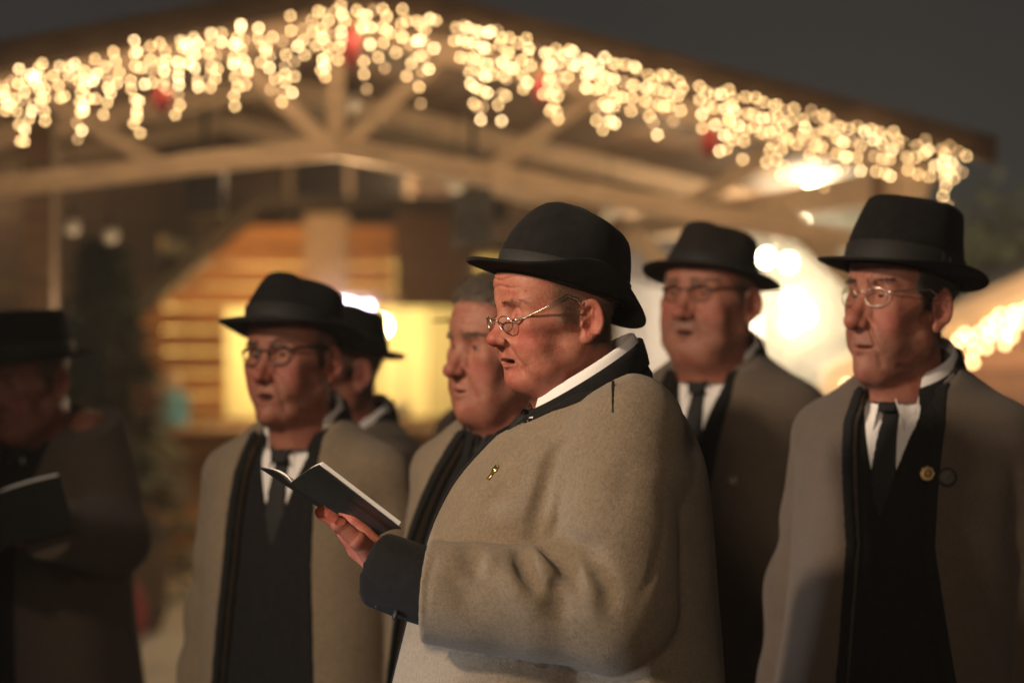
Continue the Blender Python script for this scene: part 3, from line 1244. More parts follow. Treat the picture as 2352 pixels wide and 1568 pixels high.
def make_person(name_label, group, spec):
    """spec: u, v, Y of the head origin; yaw of head and body (0 faces the camera, 90 faces left in the picture)"""
    hw = W(*spec['at'])
    psi = math.radians(spec['body_yaw'])
    fwd = np.array([-math.sin(psi), -math.cos(psi), 0])
    left = np.array([math.cos(psi), -math.sin(psi), 0])
    hx = spec.get('hx', .040)
    base = hw - fwd * hx
    base[2] = 0
    rz = -(math.pi / 2 + psi)
    P = empty('person', base, rz)
    tag(P, name_label, 'person', group)
    toloc = lambda p: np.array([(np.asarray(p) - base) @ fwd, (np.asarray(p) - base) @ left, np.asarray(p)[2]])
    dloc = lambda d: np.array([np.asarray(d) @ fwd, np.asarray(d) @ left, np.asarray(d)[2]])
    hz = hw[2]
    zN = hz - spec.get('neck', .088)
    ident = lambda V: V
    arms = []
    for s, key in ((1, 'arm_l'), (-1, 'arm_r')):
        if key in spec:
            a = spec[key]
            arms.append((toloc(a[0]), toloc(a[1]), toloc(a[2]), a[3]))
        else:
            w = spec['opts'].get('wid', 1.0)
            arms.append((np.array([-.005, s * .158 * w, zN - .142]), np.array([-.025, s * .212 * w, zN - .40]), np.array([.04, s * .222 * w, zN - .64]), (.070, .066, .058)))
    B = Body(spec.get('build', 'mid'), zN, arms, spec['opts'])
    res = spec.get('res', .008)
    allp = np.concatenate([np.array([a[0], a[1], a[2]]) for a in arms])
    lo = np.minimum(allp.min(0) - .12, [-.26, -.34, B.hem - .05])
    hi = np.maximum(allp.max(0) + .12, [.34, .34, zN + .10])
    lo[2] = B.hem - .05
    hi[2] = zN + .12
    V, Q = sdf_mesh(B.f_coat, lo, hi, res, slack=2.0)
    coat = mesh_arrays('coat', V, Q, spec['coat'], P, True)
    V, Q = sdf_mesh(B.f_trim, (-.30, -.27, B.hem), (.34, .27, zN + .09), spec.get('tres', .0045), slack=2.0)
    mesh_arrays('coat_trim', V, Q, spec.get('trimmat', M['suit']), coat, True)
    if spec.get('front', True):
        V, Q = sdf_mesh(B.f_vest, (-.1, -.2, max(B.hem + .15, spec.get('vest_lo', .8))), (.33, .2, zN + .06), .007, slack=2.0)
        mesh_arrays('suit_jacket', V, Q, M['suit'], P, True)
        V, Q = sdf_mesh(B.f_shirt, (-.02, -.11, zN - .36), (.30, .11, zN + .06), .006, slack=2.0)
        shirt = mesh_arrays('shirt', V, Q, M['shirt'], P, True)
        V, Q = sdf_mesh(B.f_tie, (-.02, -.06, zN - .38), (.30, .06, zN + .03), .004, slack=2.0)
        mesh_arrays('tie', V, Q, M['tie'], P, True)
    shirt_collar(P, ident, zN, spec.get('collar', {}), 'scarf' if 'collarmat' in spec else 'shirt_collar', spec.get('collarmat'))
    K = dict(spec.get('collar', {}))
    K.update(a0=34, rx=K.get('rx', .070) + .013, ry=K.get('ry', .064) + .013, cz=K.get('cz', .018) - spec.get('cdown', .016), drop=[.05, .05, .05, .05, .045, .042, .046], leaf=1.0)
    K.update(spec.get('ccollar', {}))
    shirt_collar(coat, ident, zN, K, 'coat_collar', spec.get('trimmat', M['suit']))
    # body: head, trunk, limbs, hands in one mesh
    H = spec['head']
    Rm = rot(-(spec['yaw'] - spec['body_yaw']), spec.get('pitch', 0), spec.get('roll', 0))
    hT = np.array([hx, 0, hz])
    Rm = Rm * H.get('scale', 1.0)
    hv, hq, ha = make_head(P, H, Rm, hT, spec.get('hres', .003))
    Vs, Qs, As = [hv], [hq], [ha]

    def core(p):
        d = np.maximum(B.torso(p) + .040, p[:, 2] - zN + .10)
        d = np.maximum(d, .80 - p[:, 2])
        d = smin(d, cone(p, (-.005, 0, zN - .12), (.0, 0, zN - .01), .055, .048), .02)
        for (sh, el, cf, r) in arms:
            e2 = el + (cf - el) * .9
            d = smin(d, smin(cone(p, sh, el, .045, .038), cone(p, el, e2, .038, .028), .01), .02)
        for s in (1, -1):
            d = smin(d, smin(cone(p, (0, s * .10, .86), (.02, s * .11, .48), .075, .05), cone(p, (.02, s * .11, .48), (-.01, s * .115, .08), .05, .035), .01), .02)
        return d
    V, Q = sdf_mesh(core, (lo[0], lo[1], .03), (hi[0], hi[1], zN + .06), .018, slack=2.0)
    Vs.append(V)
    Qs.append(Q)
    As.append({k: np.full(len(V), .3 if k == 'red' else 0.) for k in ha})
    for s, key in ((1, 'hand_l'), (-1, 'hand_r')):
        sh, el, cf, r = arms[0 if s > 0 else 1]
        if key in spec:
            h = spec[key]
            add_hand(Vs, Qs, As, toloc(h['wrist']), dloc(h['x']), dloc(h['back']), -1 if s > 0 else 1, h['curl'], None, h.get('res', .0024), h.get('spread', .05), h.get('thumb', (.5, .25)), [toloc(q) for q in h['tpts']] if 'tpts' in h else None)
        else:
            add_hand(Vs, Qs, As, cf + (cf - el) * .02, (cf - el), np.array([0, s, 0]), -1 if s > 0 else 1, [(.3, .4, .3)] * 4, None, .005)
    off = 0
    Q2 = []
    for V, Q in zip(Vs, Qs):
        Q2.append(Q + off)
        off += len(V)
    at = {k: np.concatenate([a[k] for a in As]) for k in ha}
    mesh_arrays('body', np.concatenate(Vs), np.concatenate(Q2), spec['skin'], P, True, at)
    # trousers and shoes
    def trous(p):
        d = 1e3
        for s in (1, -1):
            l = smin(cone(p, (0, s * .10, .86), (.02, s * .11, .48), .105, .085), cone(p, (.02, s * .11, .48), (-.01, s * .115, .05), .085, .075), .02)
            d = l if s == 1 else smin(d, l, .03)
        d = d + .005 * wob(p, 22, 5, 5)
        return np.maximum(np.maximum(d, .045 - p[:, 2]), p[:, 2] - .90)
    V, Q = sdf_mesh(trous, (-.15, -.26, .02), (.18, .26, .95), .014, slack=2.0)
    mesh_arrays('trousers', V, Q, M['trousers'], P, True)
    for s in (1, -1):
        def shoe(p):
            d = ell(p, (.05, s * .115, .035), (.145, .047, .055))
            d = smin(d, cone(p, (-.02, s * .115, .05), (-.02, s * .115, .10), .045, .042), .03)
            return np.maximum(np.maximum(d, .0 - p[:, 2]), p[:, 2] - .12)
        V, Q = sdf_mesh(shoe, (-.13, s * .115 - .07, -.015), (.22, s * .115 + .07, .14), .010, slack=2.0)
        mesh_arrays('shoe', V, Q, M['leather'], P, True)
    return dict(P=P, coat=coat, B=B, toloc=toloc, dloc=dloc, zN=zN, fwd=fwd, left=left, base=base)


def coat_point(R, u, v, Y0):
    """where the line of sight through (u, v) meets the coat: point and normal, body space"""
    B = R['B']
    w0, w1 = R['toloc'](W(u, v, Y0 - .4)), R['toloc'](W(u, v, Y0 + .4))
    pts = (w0 + (w1 - w0) * np.linspace(0, 1, 500)[:, None]).astype(np.float32)
    d = B.coat(pts)
    p = pts[int(np.argmax(d < 0))].astype(float)
    e = .008
    n = np.array([(B.coat((p + np.eye(3)[k] * e)[None].astype(np.float32)) - B.coat((p - np.eye(3)[k] * e)[None].astype(np.float32)))[0] for k in range(3)])
    return p, n / np.linalg.norm(n)


def on_coat(R, u, v, Y0, name, mb_fn, mat, push=.003, scale=1.0, spin=0.0):
    """an ornament lying on the coat"""
    p, n = coat_point(R, u, v, Y0)
    a = np.cross((0, 0, 1.0), n)
    a /= np.linalg.norm(a)
    b = np.cross(n, a)
    a, b = a * math.cos(spin) + b * math.sin(spin), b * math.cos(spin) - a * math.sin(spin)
    p = p + n * push
    return mb_fn().build(name, mat, R['coat'], True, lambda V: p + scale * (V[:, :1] * a + V[:, 1:2] * b + V[:, 2:3] * n))

# ------------------------------------------------------------------ the place
M['wood_dark'] = None


def wood(name, col, var=.35, scale=3.0, rough=.75, stretch=(1, 12, 12)):
    m, nt, bs = new_mat(name)
    oi = nt.nodes.new('ShaderNodeObjectInfo')
    f = noise(nt, scale, 6, rough=.65, stretch=stretch)
    c = mixc(nt, ramp(nt, f, .3, .7), [x * (1 - var) for x in col], [x * (1 + var) for x in col])
    hsv = nt.nodes.new('ShaderNodeHueSaturation')
    mr = nt.nodes.new('ShaderNodeMapRange')
    mr.inputs[3].default_value = .7
    mr.inputs[4].default_value = 1.25
    nt.links.new(oi.outputs['Random'], mr.inputs[0])
    nt.links.new(mr.outputs[0], hsv.inputs['Value'])
    nt.links.new(c, hsv.inputs['Color'])
    nt.links.new(hsv.outputs[0], bs.inputs['Base Color'])
    bs.inputs['Roughness'].default_value = rough
    bump(nt, bs, f, .5, .004)
    return m


M['wood_dark'] = wood('dark_stained_wood', (.10, .062, .038))
M['wood_beam'] = wood('timber_beam', (.50, .36, .24), .25)
M['wood_ceil'] = wood('ceiling_board', (.17, .105, .062))
M['wood_hut'] = wood('honey_pine_plank', (.40, .20, .075))
M['wood_rose'] = wood('reddish_plank', (.36, .20, .13))
M['wood_cream'] = wood('pale_yellow_board', (.70, .60, .34), .12, stretch=(12, 12, 1))
M['red'] = simple('red_cloth', (.20, .012, .012), .8, .25, 20, sheen=.2)
M['blue'] = simple('blue_cloth', (.10, .36, .55), .8, .25, 20, sheen=.2)
M['pale'] = simple('pale_cloth', (.45, .36, .27), .8, .2, 20)
M['canvas'] = simple('grey_blue_canvas', (.26, .255, .29), .85, .12, 4)
M['roof'] = simple('dark_roof_shingle', (.035, .032, .030), .9, .3, 6)
M['wire'] = simple('dark_cable', (.03, .026, .022), .6, .1, 50)
M['china'] = simple('white_china', (.75, .72, .66), .3, .04, 20)
M['bark'] = simple('bark', (.10, .075, .055), .9, .4, 12, bumpd=.01)
M['bulb'] = emit_mat('warm_bulb_glow', (1.0, .62, .25), 15.0)
M['bulb_dim'] = emit_mat('dim_bulb_glow', (1.0, .58, .24), 7.0)
M['bulb_hot'] = emit_mat('strong_bulb_glow', (1.0, .68, .32), 22.0)
M['lamp'] = emit_mat('bright_lamp_glow', (1.0, .80, .50), 60.0)
M['coolled'] = emit_mat('cool_led_glow', (.80, .72, 1.0), 22.0)
M['globe'] = simple('milky_glass', (.55, .50, .42), .15, .05, 20)

for k_ in ('bulb', 'bulb_dim', 'bulb_hot', 'lamp', 'coolled'):
    M[k_].cycles.emission_sampling = 'NONE'

PEAK = np.array([-.54, 8.3, 2.765])
E_DIR = np.array([2.25, .5, 0]) / np.hypot(2.25, .5)
N_DIR = np.array([-E_DIR[1], E_DIR[0], 0])
HALF = 2.305
DROP = .51


def gable(s, n, dz=0.0):
    """s: metres along the gable from the peak (right positive), n: metres behind its face"""
    return PEAK + E_DIR * s + N_DIR * n + np.array([0, 0, -DROP * abs(s) / HALF + dz])


def build_ground():
    m, nt, bs = new_mat('packed_snow_and_grit')
    a = noise(nt, .8, 6, rough=.65)
    b = noise(nt, 14, 5, rough=.7)
    c = mixc(nt, ramp(nt, a, .35, .65), (.52, .46, .38), (.78, .73, .66))
    c = mixc(nt, ramp(nt, b, .5, .75), c, (.34, .28, .22))
    nt.links.new(c, bs.inputs['Base Color'])
    bs.inputs['Roughness'].default_value = .85
    bump(nt, bs, b, .6, .03)
    g = MB().add([(-150, -60, 0), (150, -60, 0), (150, 250, 0), (-150, 250, 0)], [(0, 1, 2, 3)]).build('ground', m)
    tag(g, kind='structure')


def build_pavilion():
    P = empty('timber_pavilion', (PEAK[0], PEAK[1] + 2, 0))
    tag(P, 'open timber pavilion with gabled roof and strings of icicle lights', 'pavilion')
    off = np.array([PEAK[0], PEAK[1] + 2, 0])
    loc = lambda V: np.asarray(V) - off
    BACK = 4.6
    # roof: covering, boards under it, barge boards
    roof = MB()
    for s in (-1, 1):
        c = []
        for dz in (.032, .062):
            c += [gable(0, -.03, dz), gable(s * (HALF + .02), -.03, dz), gable(s * (HALF + .02), BACK, dz), gable(0, BACK, dz)]
        roof.hexa(c)
    R = roof.build('roof', M['roof'], P, False, loc)
    nb = 15
    for s in (-1, 1):
        for i in range(nb):
            a = s * (i + .03) * HALF / nb
            b = s * (i + .97) * HALF / nb
            j = .004 * ((i * 7) % 3)
            c = []
            for dz in (.004 - j, .0305):
                c += [gable(a, 0, dz), gable(b, 0, dz), gable(b, BACK, dz), gable(a, BACK, dz)]
            MB().hexa(c).build('roof_board', M['wood_ceil'], R, False, loc)
    for s in (-1, 1):
        c = []
        for n in (-.065, -.032):
            c += [gable(s * .001, n, -.035), gable(s * (HALF + .03), n, -.035), gable(s * (HALF + .03), n, .066), gable(s * .001, n, .066)]
        MB().hexa(c).build('barge_board', M['wood_dark'], P, False, loc)
    # rafters and two trusses
    for n in (.42, 2.5, 4.4):
        for s in (-1, 1):
            MB().beam(gable(0, n, -.048), gable(s * HALF, n, -.048), .08, .085).build('rafter', M['wood_beam'], P, False, loc)
    dz = lambda s: -.49 - (.163 if s > 0 else .133) * abs(s)
    for n in (.45,):
        k = 0.0 if n < 1 else .02
        for s in (-1, 1):
            # tie beam rising to the middle, in three lengths
            ss = [0, .55, 1.2, 2.2]
            for i in range(3):
                a = PEAK + E_DIR * s * ss[i] + N_DIR * n + np.array([0, 0, dz(s * ss[i])])
                b = PEAK + E_DIR * s * (ss[i + 1] + .02) + N_DIR * n + np.array([0, 0, dz(s * ss[i + 1])])
                MB().beam(a, b, .09 - .002 * i, .076 - .002 * i).build('tie_beam', M['wood_beam'], P, False, loc)
            for (s0, s1) in ((.02, .42), (.62, 1.12) if s < 0 else (.55, 1.0), (1.30, 1.75)):
                a = PEAK + E_DIR * s * s0 + N_DIR * (n + .004) + np.array([0, 0, dz(s * s0)])
                b = gable(s * s1, n + .004, -.03)
                if s < 0 and s0 > .1:
                    a = PEAK + E_DIR * s * s0 + N_DIR * (n + .004) + np.array([0, 0, dz(s * s0)])
                MB().beam(a, b, .065, .058).build('strut', M['wood_beam'], P, False, loc)
        MB().beam(PEAK + N_DIR * n + np.array([0, 0, -.10]), PEAK + N_DIR * n + np.array([0, 0, -.45]), .06, .06, (0, 1, 0)).build('king_post', M['wood_beam'], P, False, loc)
    # posts
    for s, n in ((-1.02, 1.62), (-2.02, .45), (2.12, .45), (-2.05, 2.53), (2.12, 2.53), (-2.05, 4.4), (2.12, 4.4)):
        p = (PEAK + E_DIR * s + N_DIR * n) * np.array([1, 1, 0])
        zt = gable(s, n, -.06)[2]
        MB().box((p[0] - .06, p[1] - .06, 0), (p[0] + .06, p[1] + .06, zt), .008).build('post', M['wood_ceil'], P, False, loc)
        sg = -np.sign(s)
        if abs(s) < 2:
            continue
        MB().beam((p[0], p[1], zt - .55), p + E_DIR * sg * .45 + np.array([0, 0, zt - .16]), .07, .07).build('brace', M['wood_beam'], P, False, loc)
    for s, n, e in ((-1.3, 1.6, 1.0), (.25, 1.5, 1.0), (1.5, 1.5, 1.4)):
        q = gable(s, n, -.30)
        l = bpy.data.lights.new('ceiling_lamp_light', 'POINT')
        l.energy = CEIL_W * e
        l.color = (1.0, .72, .42)
        l.shadow_soft_size = .05
        lo = bpy.data.objects.new('ceiling_lamp_light', l)
        lo.location = loc(q)
        link(lo, P)
    for s in (-2.06, 2.13):
        a = PEAK + E_DIR * s + N_DIR * .2
        b = PEAK + E_DIR * s + N_DIR * 4.55
        z = gable(s, 0, -.13)[2]
        MB().beam((a[0], a[1], z), (b[0], b[1], z), .10, .12).build('eaves_beam', M['wood_beam'], P, False, loc)


BULB_MESH = None


def ico(name, r, mat, sub=1, squash=1.25):
    t = (1 + 5 ** .5) / 2
    V = [(-1, t, 0), (1, t, 0), (-1, -t, 0), (1, -t, 0), (0, -1, t), (0, 1, t), (0, -1, -t), (0, 1, -t), (t, 0, -1), (t, 0, 1), (-t, 0, -1), (-t, 0, 1)]
    F = [(0, 11, 5), (0, 5, 1), (0, 1, 7), (0, 7, 10), (0, 10, 11), (1, 5, 9), (5, 11, 4), (11, 10, 2), (10, 7, 6), (7, 1, 8), (3, 9, 4), (3, 4, 2), (3, 2, 6), (3, 6, 8), (3, 8, 9), (4, 9, 5), (2, 4, 11), (6, 2, 10), (8, 6, 7), (9, 8, 1)]
    V = [np.array(v) / np.linalg.norm(v) for v in V]
    for _ in range(sub - 1):
        F2 = []
        for a, b, c in F:
            m = []
            for i, j in ((a, b), (b, c), (c, a)):
                q = V[i] + V[j]
                V.append(q / np.linalg.norm(q))
                m.append(len(V) - 1)
            F2 += [(a, m[0], m[2]), (b, m[1], m[0]), (c, m[2], m[1]), tuple(m)]
        F = F2
    V = np.array(V) * r
    V[:, 2] *= squash
    o = mesh_arrays(name, V, np.array(F), mat, None, True)
    me = o.data
    bpy.data.objects.remove(o)
    return me


def light_string(label, group, points_fn, drops, rs, bulb_me, dens=1.0, step=.052):
    """drops: list of (s, n, first dz, count); one thing: a lead wire, drop wires and every bulb"""
    p0 = points_fn(drops[0][0], drops[0][2])
    P = empty('icicle_light_string', p0)
    tag(P, label, 'string lights', group)
    g = MB()
    tops = []
    B = []
    for s, stp, dz0, cnt in drops:
        stp = stp or step
        top = points_fn(s, dz0)
        tops.append(top)
        pts = [top]
        for k in range(cnt):
            q = top + np.array([rs.normal() * .006 + .006 * math.sin(k * 1.3 + s * 9), rs.normal() * .012, -k * stp + rs.normal() * .005])
            B.append(q)
            pts.append(q + np.array([.004, .012, 0]))
        g.tube(np.array(pts), .0012, 4)
    for j in range(0, len(B), 40):
        c_ = np.mean(B[j:j + 40], 0)
        l = bpy.data.lights.new('string_light', 'POINT')
        l.energy = STRING_W * len(B[j:j + 40]) / 22
        l.color = (1.0, .71, .42)
        l.shadow_soft_size = .07
        lo = bpy.data.objects.new('string_light', l)
        lo.location = c_ - p0
        link(lo, P)
    tops = np.array(tops)
    if len(tops) > 1:
        g.tube(tops, .002, 5)
    g.build('lead_wire', M['wire'], P, True, lambda V: V - p0)
    for q in B:
        o = bpy.data.objects.new('bulb', bulb_me if not isinstance(bulb_me, list) else bulb_me[int(rs.choice(len(bulb_me), p=[.18, .60, .22]))])
        o.location = q - p0
        link(o, P)
    return len(B)


# (u of the drop in the photograph, how far down its last light hangs)
# drops of the icicle strings as measured: (u, v of the first light, v of the last, lights)
LEFT_DROPS = [(16, 185, 259, 7), (41, 164, 318, 6), (64, 168, 322, 8), (84, 152, 246, 6), (103, 152, 283, 6), (135, 152, 228, 4), (152, 230, 242, 1), (162, 156, 174, 2), (181, 148, 322, 9), (197, 166, 259, 6), (213, 142, 226, 3), (224, 137, 172, 2), (250, 152, 263, 5), (265, 125, 211, 5), (308, 98, 285, 8), (322, 119, 304, 6), (345, 111, 187, 4), (367, 103, 193, 3), (384, 117, 205, 5), (410, 92, 263, 9), (429, 103, 119, 2), (449, 84, 203, 7), (486, 82, 203, 6), (501, 70, 181, 5), (538, 82, 246, 8), (548, 57, 152, 3)]
LEFT2_DROPS = [(560, 64, 193, 6), (568, 160, 161, 1), (597, 62, 146, 5), (620, 88, 203, 6), (652, 98, 238, 7), (673, 35, 213, 6), (698, 66, 127, 3), (716, 43, 109, 3), (735, 29, 164, 5), (751, 27, 181, 7), (776, 27, 142, 3), (784, 14, 111, 6), (828, 15, 62, 3), (836, 35, 205, 6), (850, 20, 95, 3), (872, 20, 60, 2), (880, 40, 160, 5), (892, 40, 70, 2), (915, 25, 120, 4), (935, 45, 85, 2), (942, 100, 182, 3), (958, 50, 130, 3), (968, 60, 232, 6), (980, 40, 165, 5), (996, 55, 110, 2)]
RIGHT_DROPS = [(1050, 130), (1062, 150), (1075, 240), (1090, 260), (1105, 300), (1120, 270), (1132, 210), (1150, 300), (1160, 250), (1172, 200), (1195, 240), (1210, 225),
               (1222, 150), (1250, 260), (1262, 290), (1278, 305), (1292, 280), (1305, 200), (1318, 170), (1340, 240), (1352, 220), (1372, 320), (1385, 345), (1400, 310), (1415, 300), (1432, 260), (1450, 280), (1465, 220)]
RIGHT2_DROPS = [(1485, 310), (1500, 355), (1512, 280), (1525, 270), (1540, 300), (1560, 290), (1575, 220), (1610, 320), (1625, 270), (1640, 330), (1660, 380), (1672, 385), (1690, 360), (1712, 390), (1730, 320),
                (1750, 330), (1770, 390), (1785, 435), (1798, 400), (1815, 340), (1840, 360), (1855, 380), (1872, 400), (1890, 470)]
RIGHT3_DROPS = [(1905, 350), (1922, 420), (1935, 430), (1950, 400), (1968, 435), (1985, 350), (2010, 420), (2025, 440), (2040, 445), (2055, 380), (2070, 330), (2085, 410), (2105, 430), (2122, 380), (2140, 450), (2160, 440), (2172, 500), (2180, 510), (2195, 450), (2215, 440)]


def place_pavilion_lights():
    rs = np.random.RandomState(11)
    me = [ico('bulb', .0052, M[k_], 1, 1.15) for k_ in ('bulb_dim', 'bulb', 'bulb_hot')]

    def s_of(u):
        lo, hi = -3.2, 3.0
        for _ in range(50):
            m = (lo + hi) / 2
            q = gable(m, -.085)
            if 1176 + q[0] / q[1] * FPX < u:
                lo = m
            else:
                hi = m
        return (lo + hi) / 2
    fn = lambda s, dz: gable(s, -.085, dz)
    tot = 0
    for lab, drops, full in (('warm white icicle lights along the left end of the pavilion gable', LEFT_DROPS, .75),
                             ('warm white icicle lights hanging around the peak of the pavilion gable', LEFT2_DROPS, .9),
                             ('dense warm icicle lights right of the gable peak, above the bareheaded man', RIGHT_DROPS, 1.0),
                             ('dense warm icicle lights above the man with the round button on his coat', RIGHT2_DROPS, 1.0),
                             ('warm icicle lights at the low right corner of the pavilion, above the tallest hat', RIGHT3_DROPS, 1.0)):
        D = []
        for dr in drops:
            s = s_of(dr[0])
            if len(dr) == 4:
                q = fn(s, 0)
                dz0 = CAM_Z + (784 - dr[1]) / FPX * q[1] - q[2]
                L = max(0.0, (dr[2] - dr[1]) / FPX * q[1])
                D.append((s, L / max(1, dr[3] - 1), dz0, dr[3]))
                continue
            dz0 = -.035 + rs.uniform(-.012, .018)
            q = fn(s, dz0)
            vt = 784 - (q[2] - CAM_Z) / q[1] * FPX
            L = (dr[1] - vt) / FPX * q[1]
            D.append((s, .050, dz0, max(1, int(round(L / .050)))))
        tot += light_string(lab, 'icicle lights on the pavilion', fn, D, rs, me)
    print('pavilion bulbs', tot)


def hang_ornaments():
    for k, (u, v, Y, lab) in enumerate(((806, 105, 8.25, 'red drop ornament hanging under the gable peak'), (372, 222, 8.15, 'red drop ornament among the lights left of the peak'),
                                        (1246, 205, 8.45, 'red drop ornament among the lights right of the peak'), (1630, 325, 8.6, 'red drop ornament low on the right slope of the gable'))):
        c = W(u, v, Y)
        h = .085 if k == 0 else .06
        prof = [(.0, -h), (.012, -h * .9), (.026, -h * .55), (.034, -h * .1), (.032, h * .25), (.022, h * .6), (.010, h * .8), (.006, h)]
        o = MB().lathe(prof, (0, 0, 0), 16)
        e = empty('hanging_ornament', c)
        tag(e, lab, 'ornament', 'red ornaments under the gable')
        o.build('drop', M['red'], e, True)
        MB().tube([(0, 0, h), (0, 0, h + .12)], .0012, 5).build('thread', M['wire'], e)
        MB().lathe([(.0, h + .012), (.008, h + .010), (.009, h - .006), (.0, h - .006)], (0, 0, 0), 12).build('cap', M['gold'], e, True)
    for (u, v, Y, lab) in ((166, 520, 9.2, 'dim round lamp globe beside the left post'), (255, 540, 9.9, 'smaller dim lamp globe right of the one by the left post'), (1046, 425, 9.3, 'dim lamp globe under the middle of the tie beam'),
                           (1400, 488, 9.6, 'dim lamp globe right of the front man\'s hat'), (812, 235, 8.9, 'dim lamp globe under the gable peak')):
        c = W(u, v, Y)
        e = empty('lamp_globe', c)
        tag(e, lab, 'lamp', 'dim globes in the pavilion')
        r = .034
        pr = [(.001, -r)] + [(r * math.sin(a), -r * math.cos(a)) for a in np.linspace(.3, 2.75, 10)]
        MB().lathe(pr, n=18).build('globe', M['globe'], e, True)
        l = bpy.data.lights.new('truss_fill_light', 'POINT')  # added fill hung below and before the globe to light the truss
        l.energy = TRUSS_FILL_W
        l.color = (1.0, .74, .46)
        l.shadow_soft_size = .036
        lo = bpy.data.objects.new('truss_fill_light', l)
        lo.location = (0, -.10, -.34)
        link(lo, e)
        MB().lathe([(.014, r * .9), (.016, r * 1.0), (.016, r * 2.0), (.004, r * 2.2)], n=14).build('socket', M['wire'], e, True)
        MB().tube([(0, 0, r * 2.1), (.003, 0, r * 2.1 + .1), (0, 0, r * 2.1 + .22)], .003, 6).build('cable', M['wire'], e, True)


def festoon():
    """the bright bulbs at the right of the pavilion with their own light"""
    spots = [(1866, 438, 10.4, .042, 1.6), (1841, 516, 11.2, .028, .7), (1760, 592, 11.6, .028, .7), (1811, 603, 11.8, .028, .7), (1822, 690, 12.0, .040, 1.0), (1848, 722, 12.3, .040, 1.0), (1818, 742, 12.2, .034, .8)]
    p0 = W(1866, 438, 10.4)
    P = empty('festoon_lights', p0)
    tag(P, 'sagging cable of bright bare bulbs between the two hats at the right', 'string lights')
    pts = [W(1880, 380, 10.3)]
    for k, (u, v, Y, r, st) in enumerate(spots):
        c = W(u, v, Y)
        me = ico('bulb', r, M['lamp'], 2, 1.15)
        o = bpy.data.objects.new('bulb', me)
        o.location = c - p0
        link(o, P)
        MB().lathe([(.012, r * 1.1), (.018, r * 1.15), (.018, r * 1.15 + .05), (.006, r * 1.15 + .06)], c - p0, 12).build('socket', M['wire'], P, True)
        pts.append(c + np.array([0, 0, r * 1.15 + .06]))
        l = bpy.data.lights.new('bulb_light', 'POINT')
        l.energy = FEST_W * st
        l.color = (1.0, .78, .48)
        l.shadow_soft_size = r * 1.3
        lo = bpy.data.objects.new('bulb_light', l)
        lo.location = c - p0
        link(lo, P)
    MB().tube(np.array(pts) - p0, .004, 6).build('cable', M['wire'], P, True)


def plank_wall(parent, name, origin, ex, rows, z0, hrow, x0f, x1f, mat, thick=.03, jit=.004, seed=0):
    """horizontal planks along ex; x0f, x1f give the ends at height z"""
    rs = np.random.RandomState(seed)
    ex = np.asarray(ex, float)
    nn = np.array([ex[1], -ex[0], 0.0])
    if nn[1] > 0:
        nn = -nn
    for i in range(rows):
        za = z0 + i * hrow + .006
        zb = z0 + (i + 1) * hrow - .006
        a0, a1 = x0f(za), x1f(za)
        b0, b1 = x0f(zb), x1f(zb)
        if a1 - a0 < .02 and b1 - b0 < .02:
            continue
        o_ = nn * rs.uniform(0, jit)
        c = []
        for t in (o_, o_ + nn * thick):
            c += [origin + ex * a0 + t + np.array([0, 0, za]), origin + ex * a1 + t + np.array([0, 0, za]), origin + ex * b1 + t + np.array([0, 0, zb]), origin + ex * b0 + t + np.array([0, 0, zb])]
        MB().hexa(c).build(name, mat, parent)


def chalet():
    """the dark timber house that closes the view"""
    Y = 21.0
    P = empty('timber_house', (-3, Y, 0))
    tag(P, 'tall dark log house wall filling the background behind the pavilion', 'house')
    o = np.array([0, 0, 0.0])
    MB().box((-5.2, .02, 0), (4.2, 4, 3.9)).build('wall_core', M['wood_dark'], P)
    plank_wall(P, 'log', o, (1, 0, 0), 18, 0, .215, lambda z: -5.2, lambda z: 4.2, M['wood_dark'], .07, .02, 4)
    MB().hexa([(-5.6, -.5, 3.9), (4.4, -.5, 3.9), (4.4, 4.4, 4.3), (-5.6, 4.4, 4.3), (-5.6, -.5, 4.0), (4.4, -.5, 4.0), (4.4, 4.4, 4.4), (-5.6, 4.4, 4.4)]).build('roof', M['roof'], P)
    for x in (-3.6, 1.6):
        f = MB().box((x - .55, -.12, 2.3), (x + .55, -.075, 3.5), .01).build('window', M['wood_beam'], P)
        for a in (-.48, .03):
            MB().box((x + a, -.135, 2.38), (x + a + .45, -.121, 3.42)).build('pane', M['dark_frame'], f)
    for x, z in ((-1.9, 3.35), (2.3, 3.35)):  # lanterns and their light are added to brighten the log wall
        g = MB().lathe([(.001, -.09), (.05, -.08), (.075, 0), (.05, .07), (.02, .10), (.001, .10)], (x, -.55, z), 14).build('added_lantern', M['pewter'], P, True)
        MB().beam((x, -.07, z + .11), (x, -.56, z + .11), .025, .025).build('added_lantern_arm', M['wire'], P)
        l = bpy.data.lights.new('wall_fill_light', 'POINT')
        l.energy = 55
        l.color = (1.0, .66, .36)
        l.shadow_soft_size = .1
        lo = bpy.data.objects.new('wall_fill_light', l)
        lo.location = (x, -.9, z - .25)
        link(lo, P)
    for x in (-2.3, .35):
        MB().box((x - .10, -.20, 0), (x + .10, -.08, 3.85), .01).build('wall_post', M['wood_dark'], P)


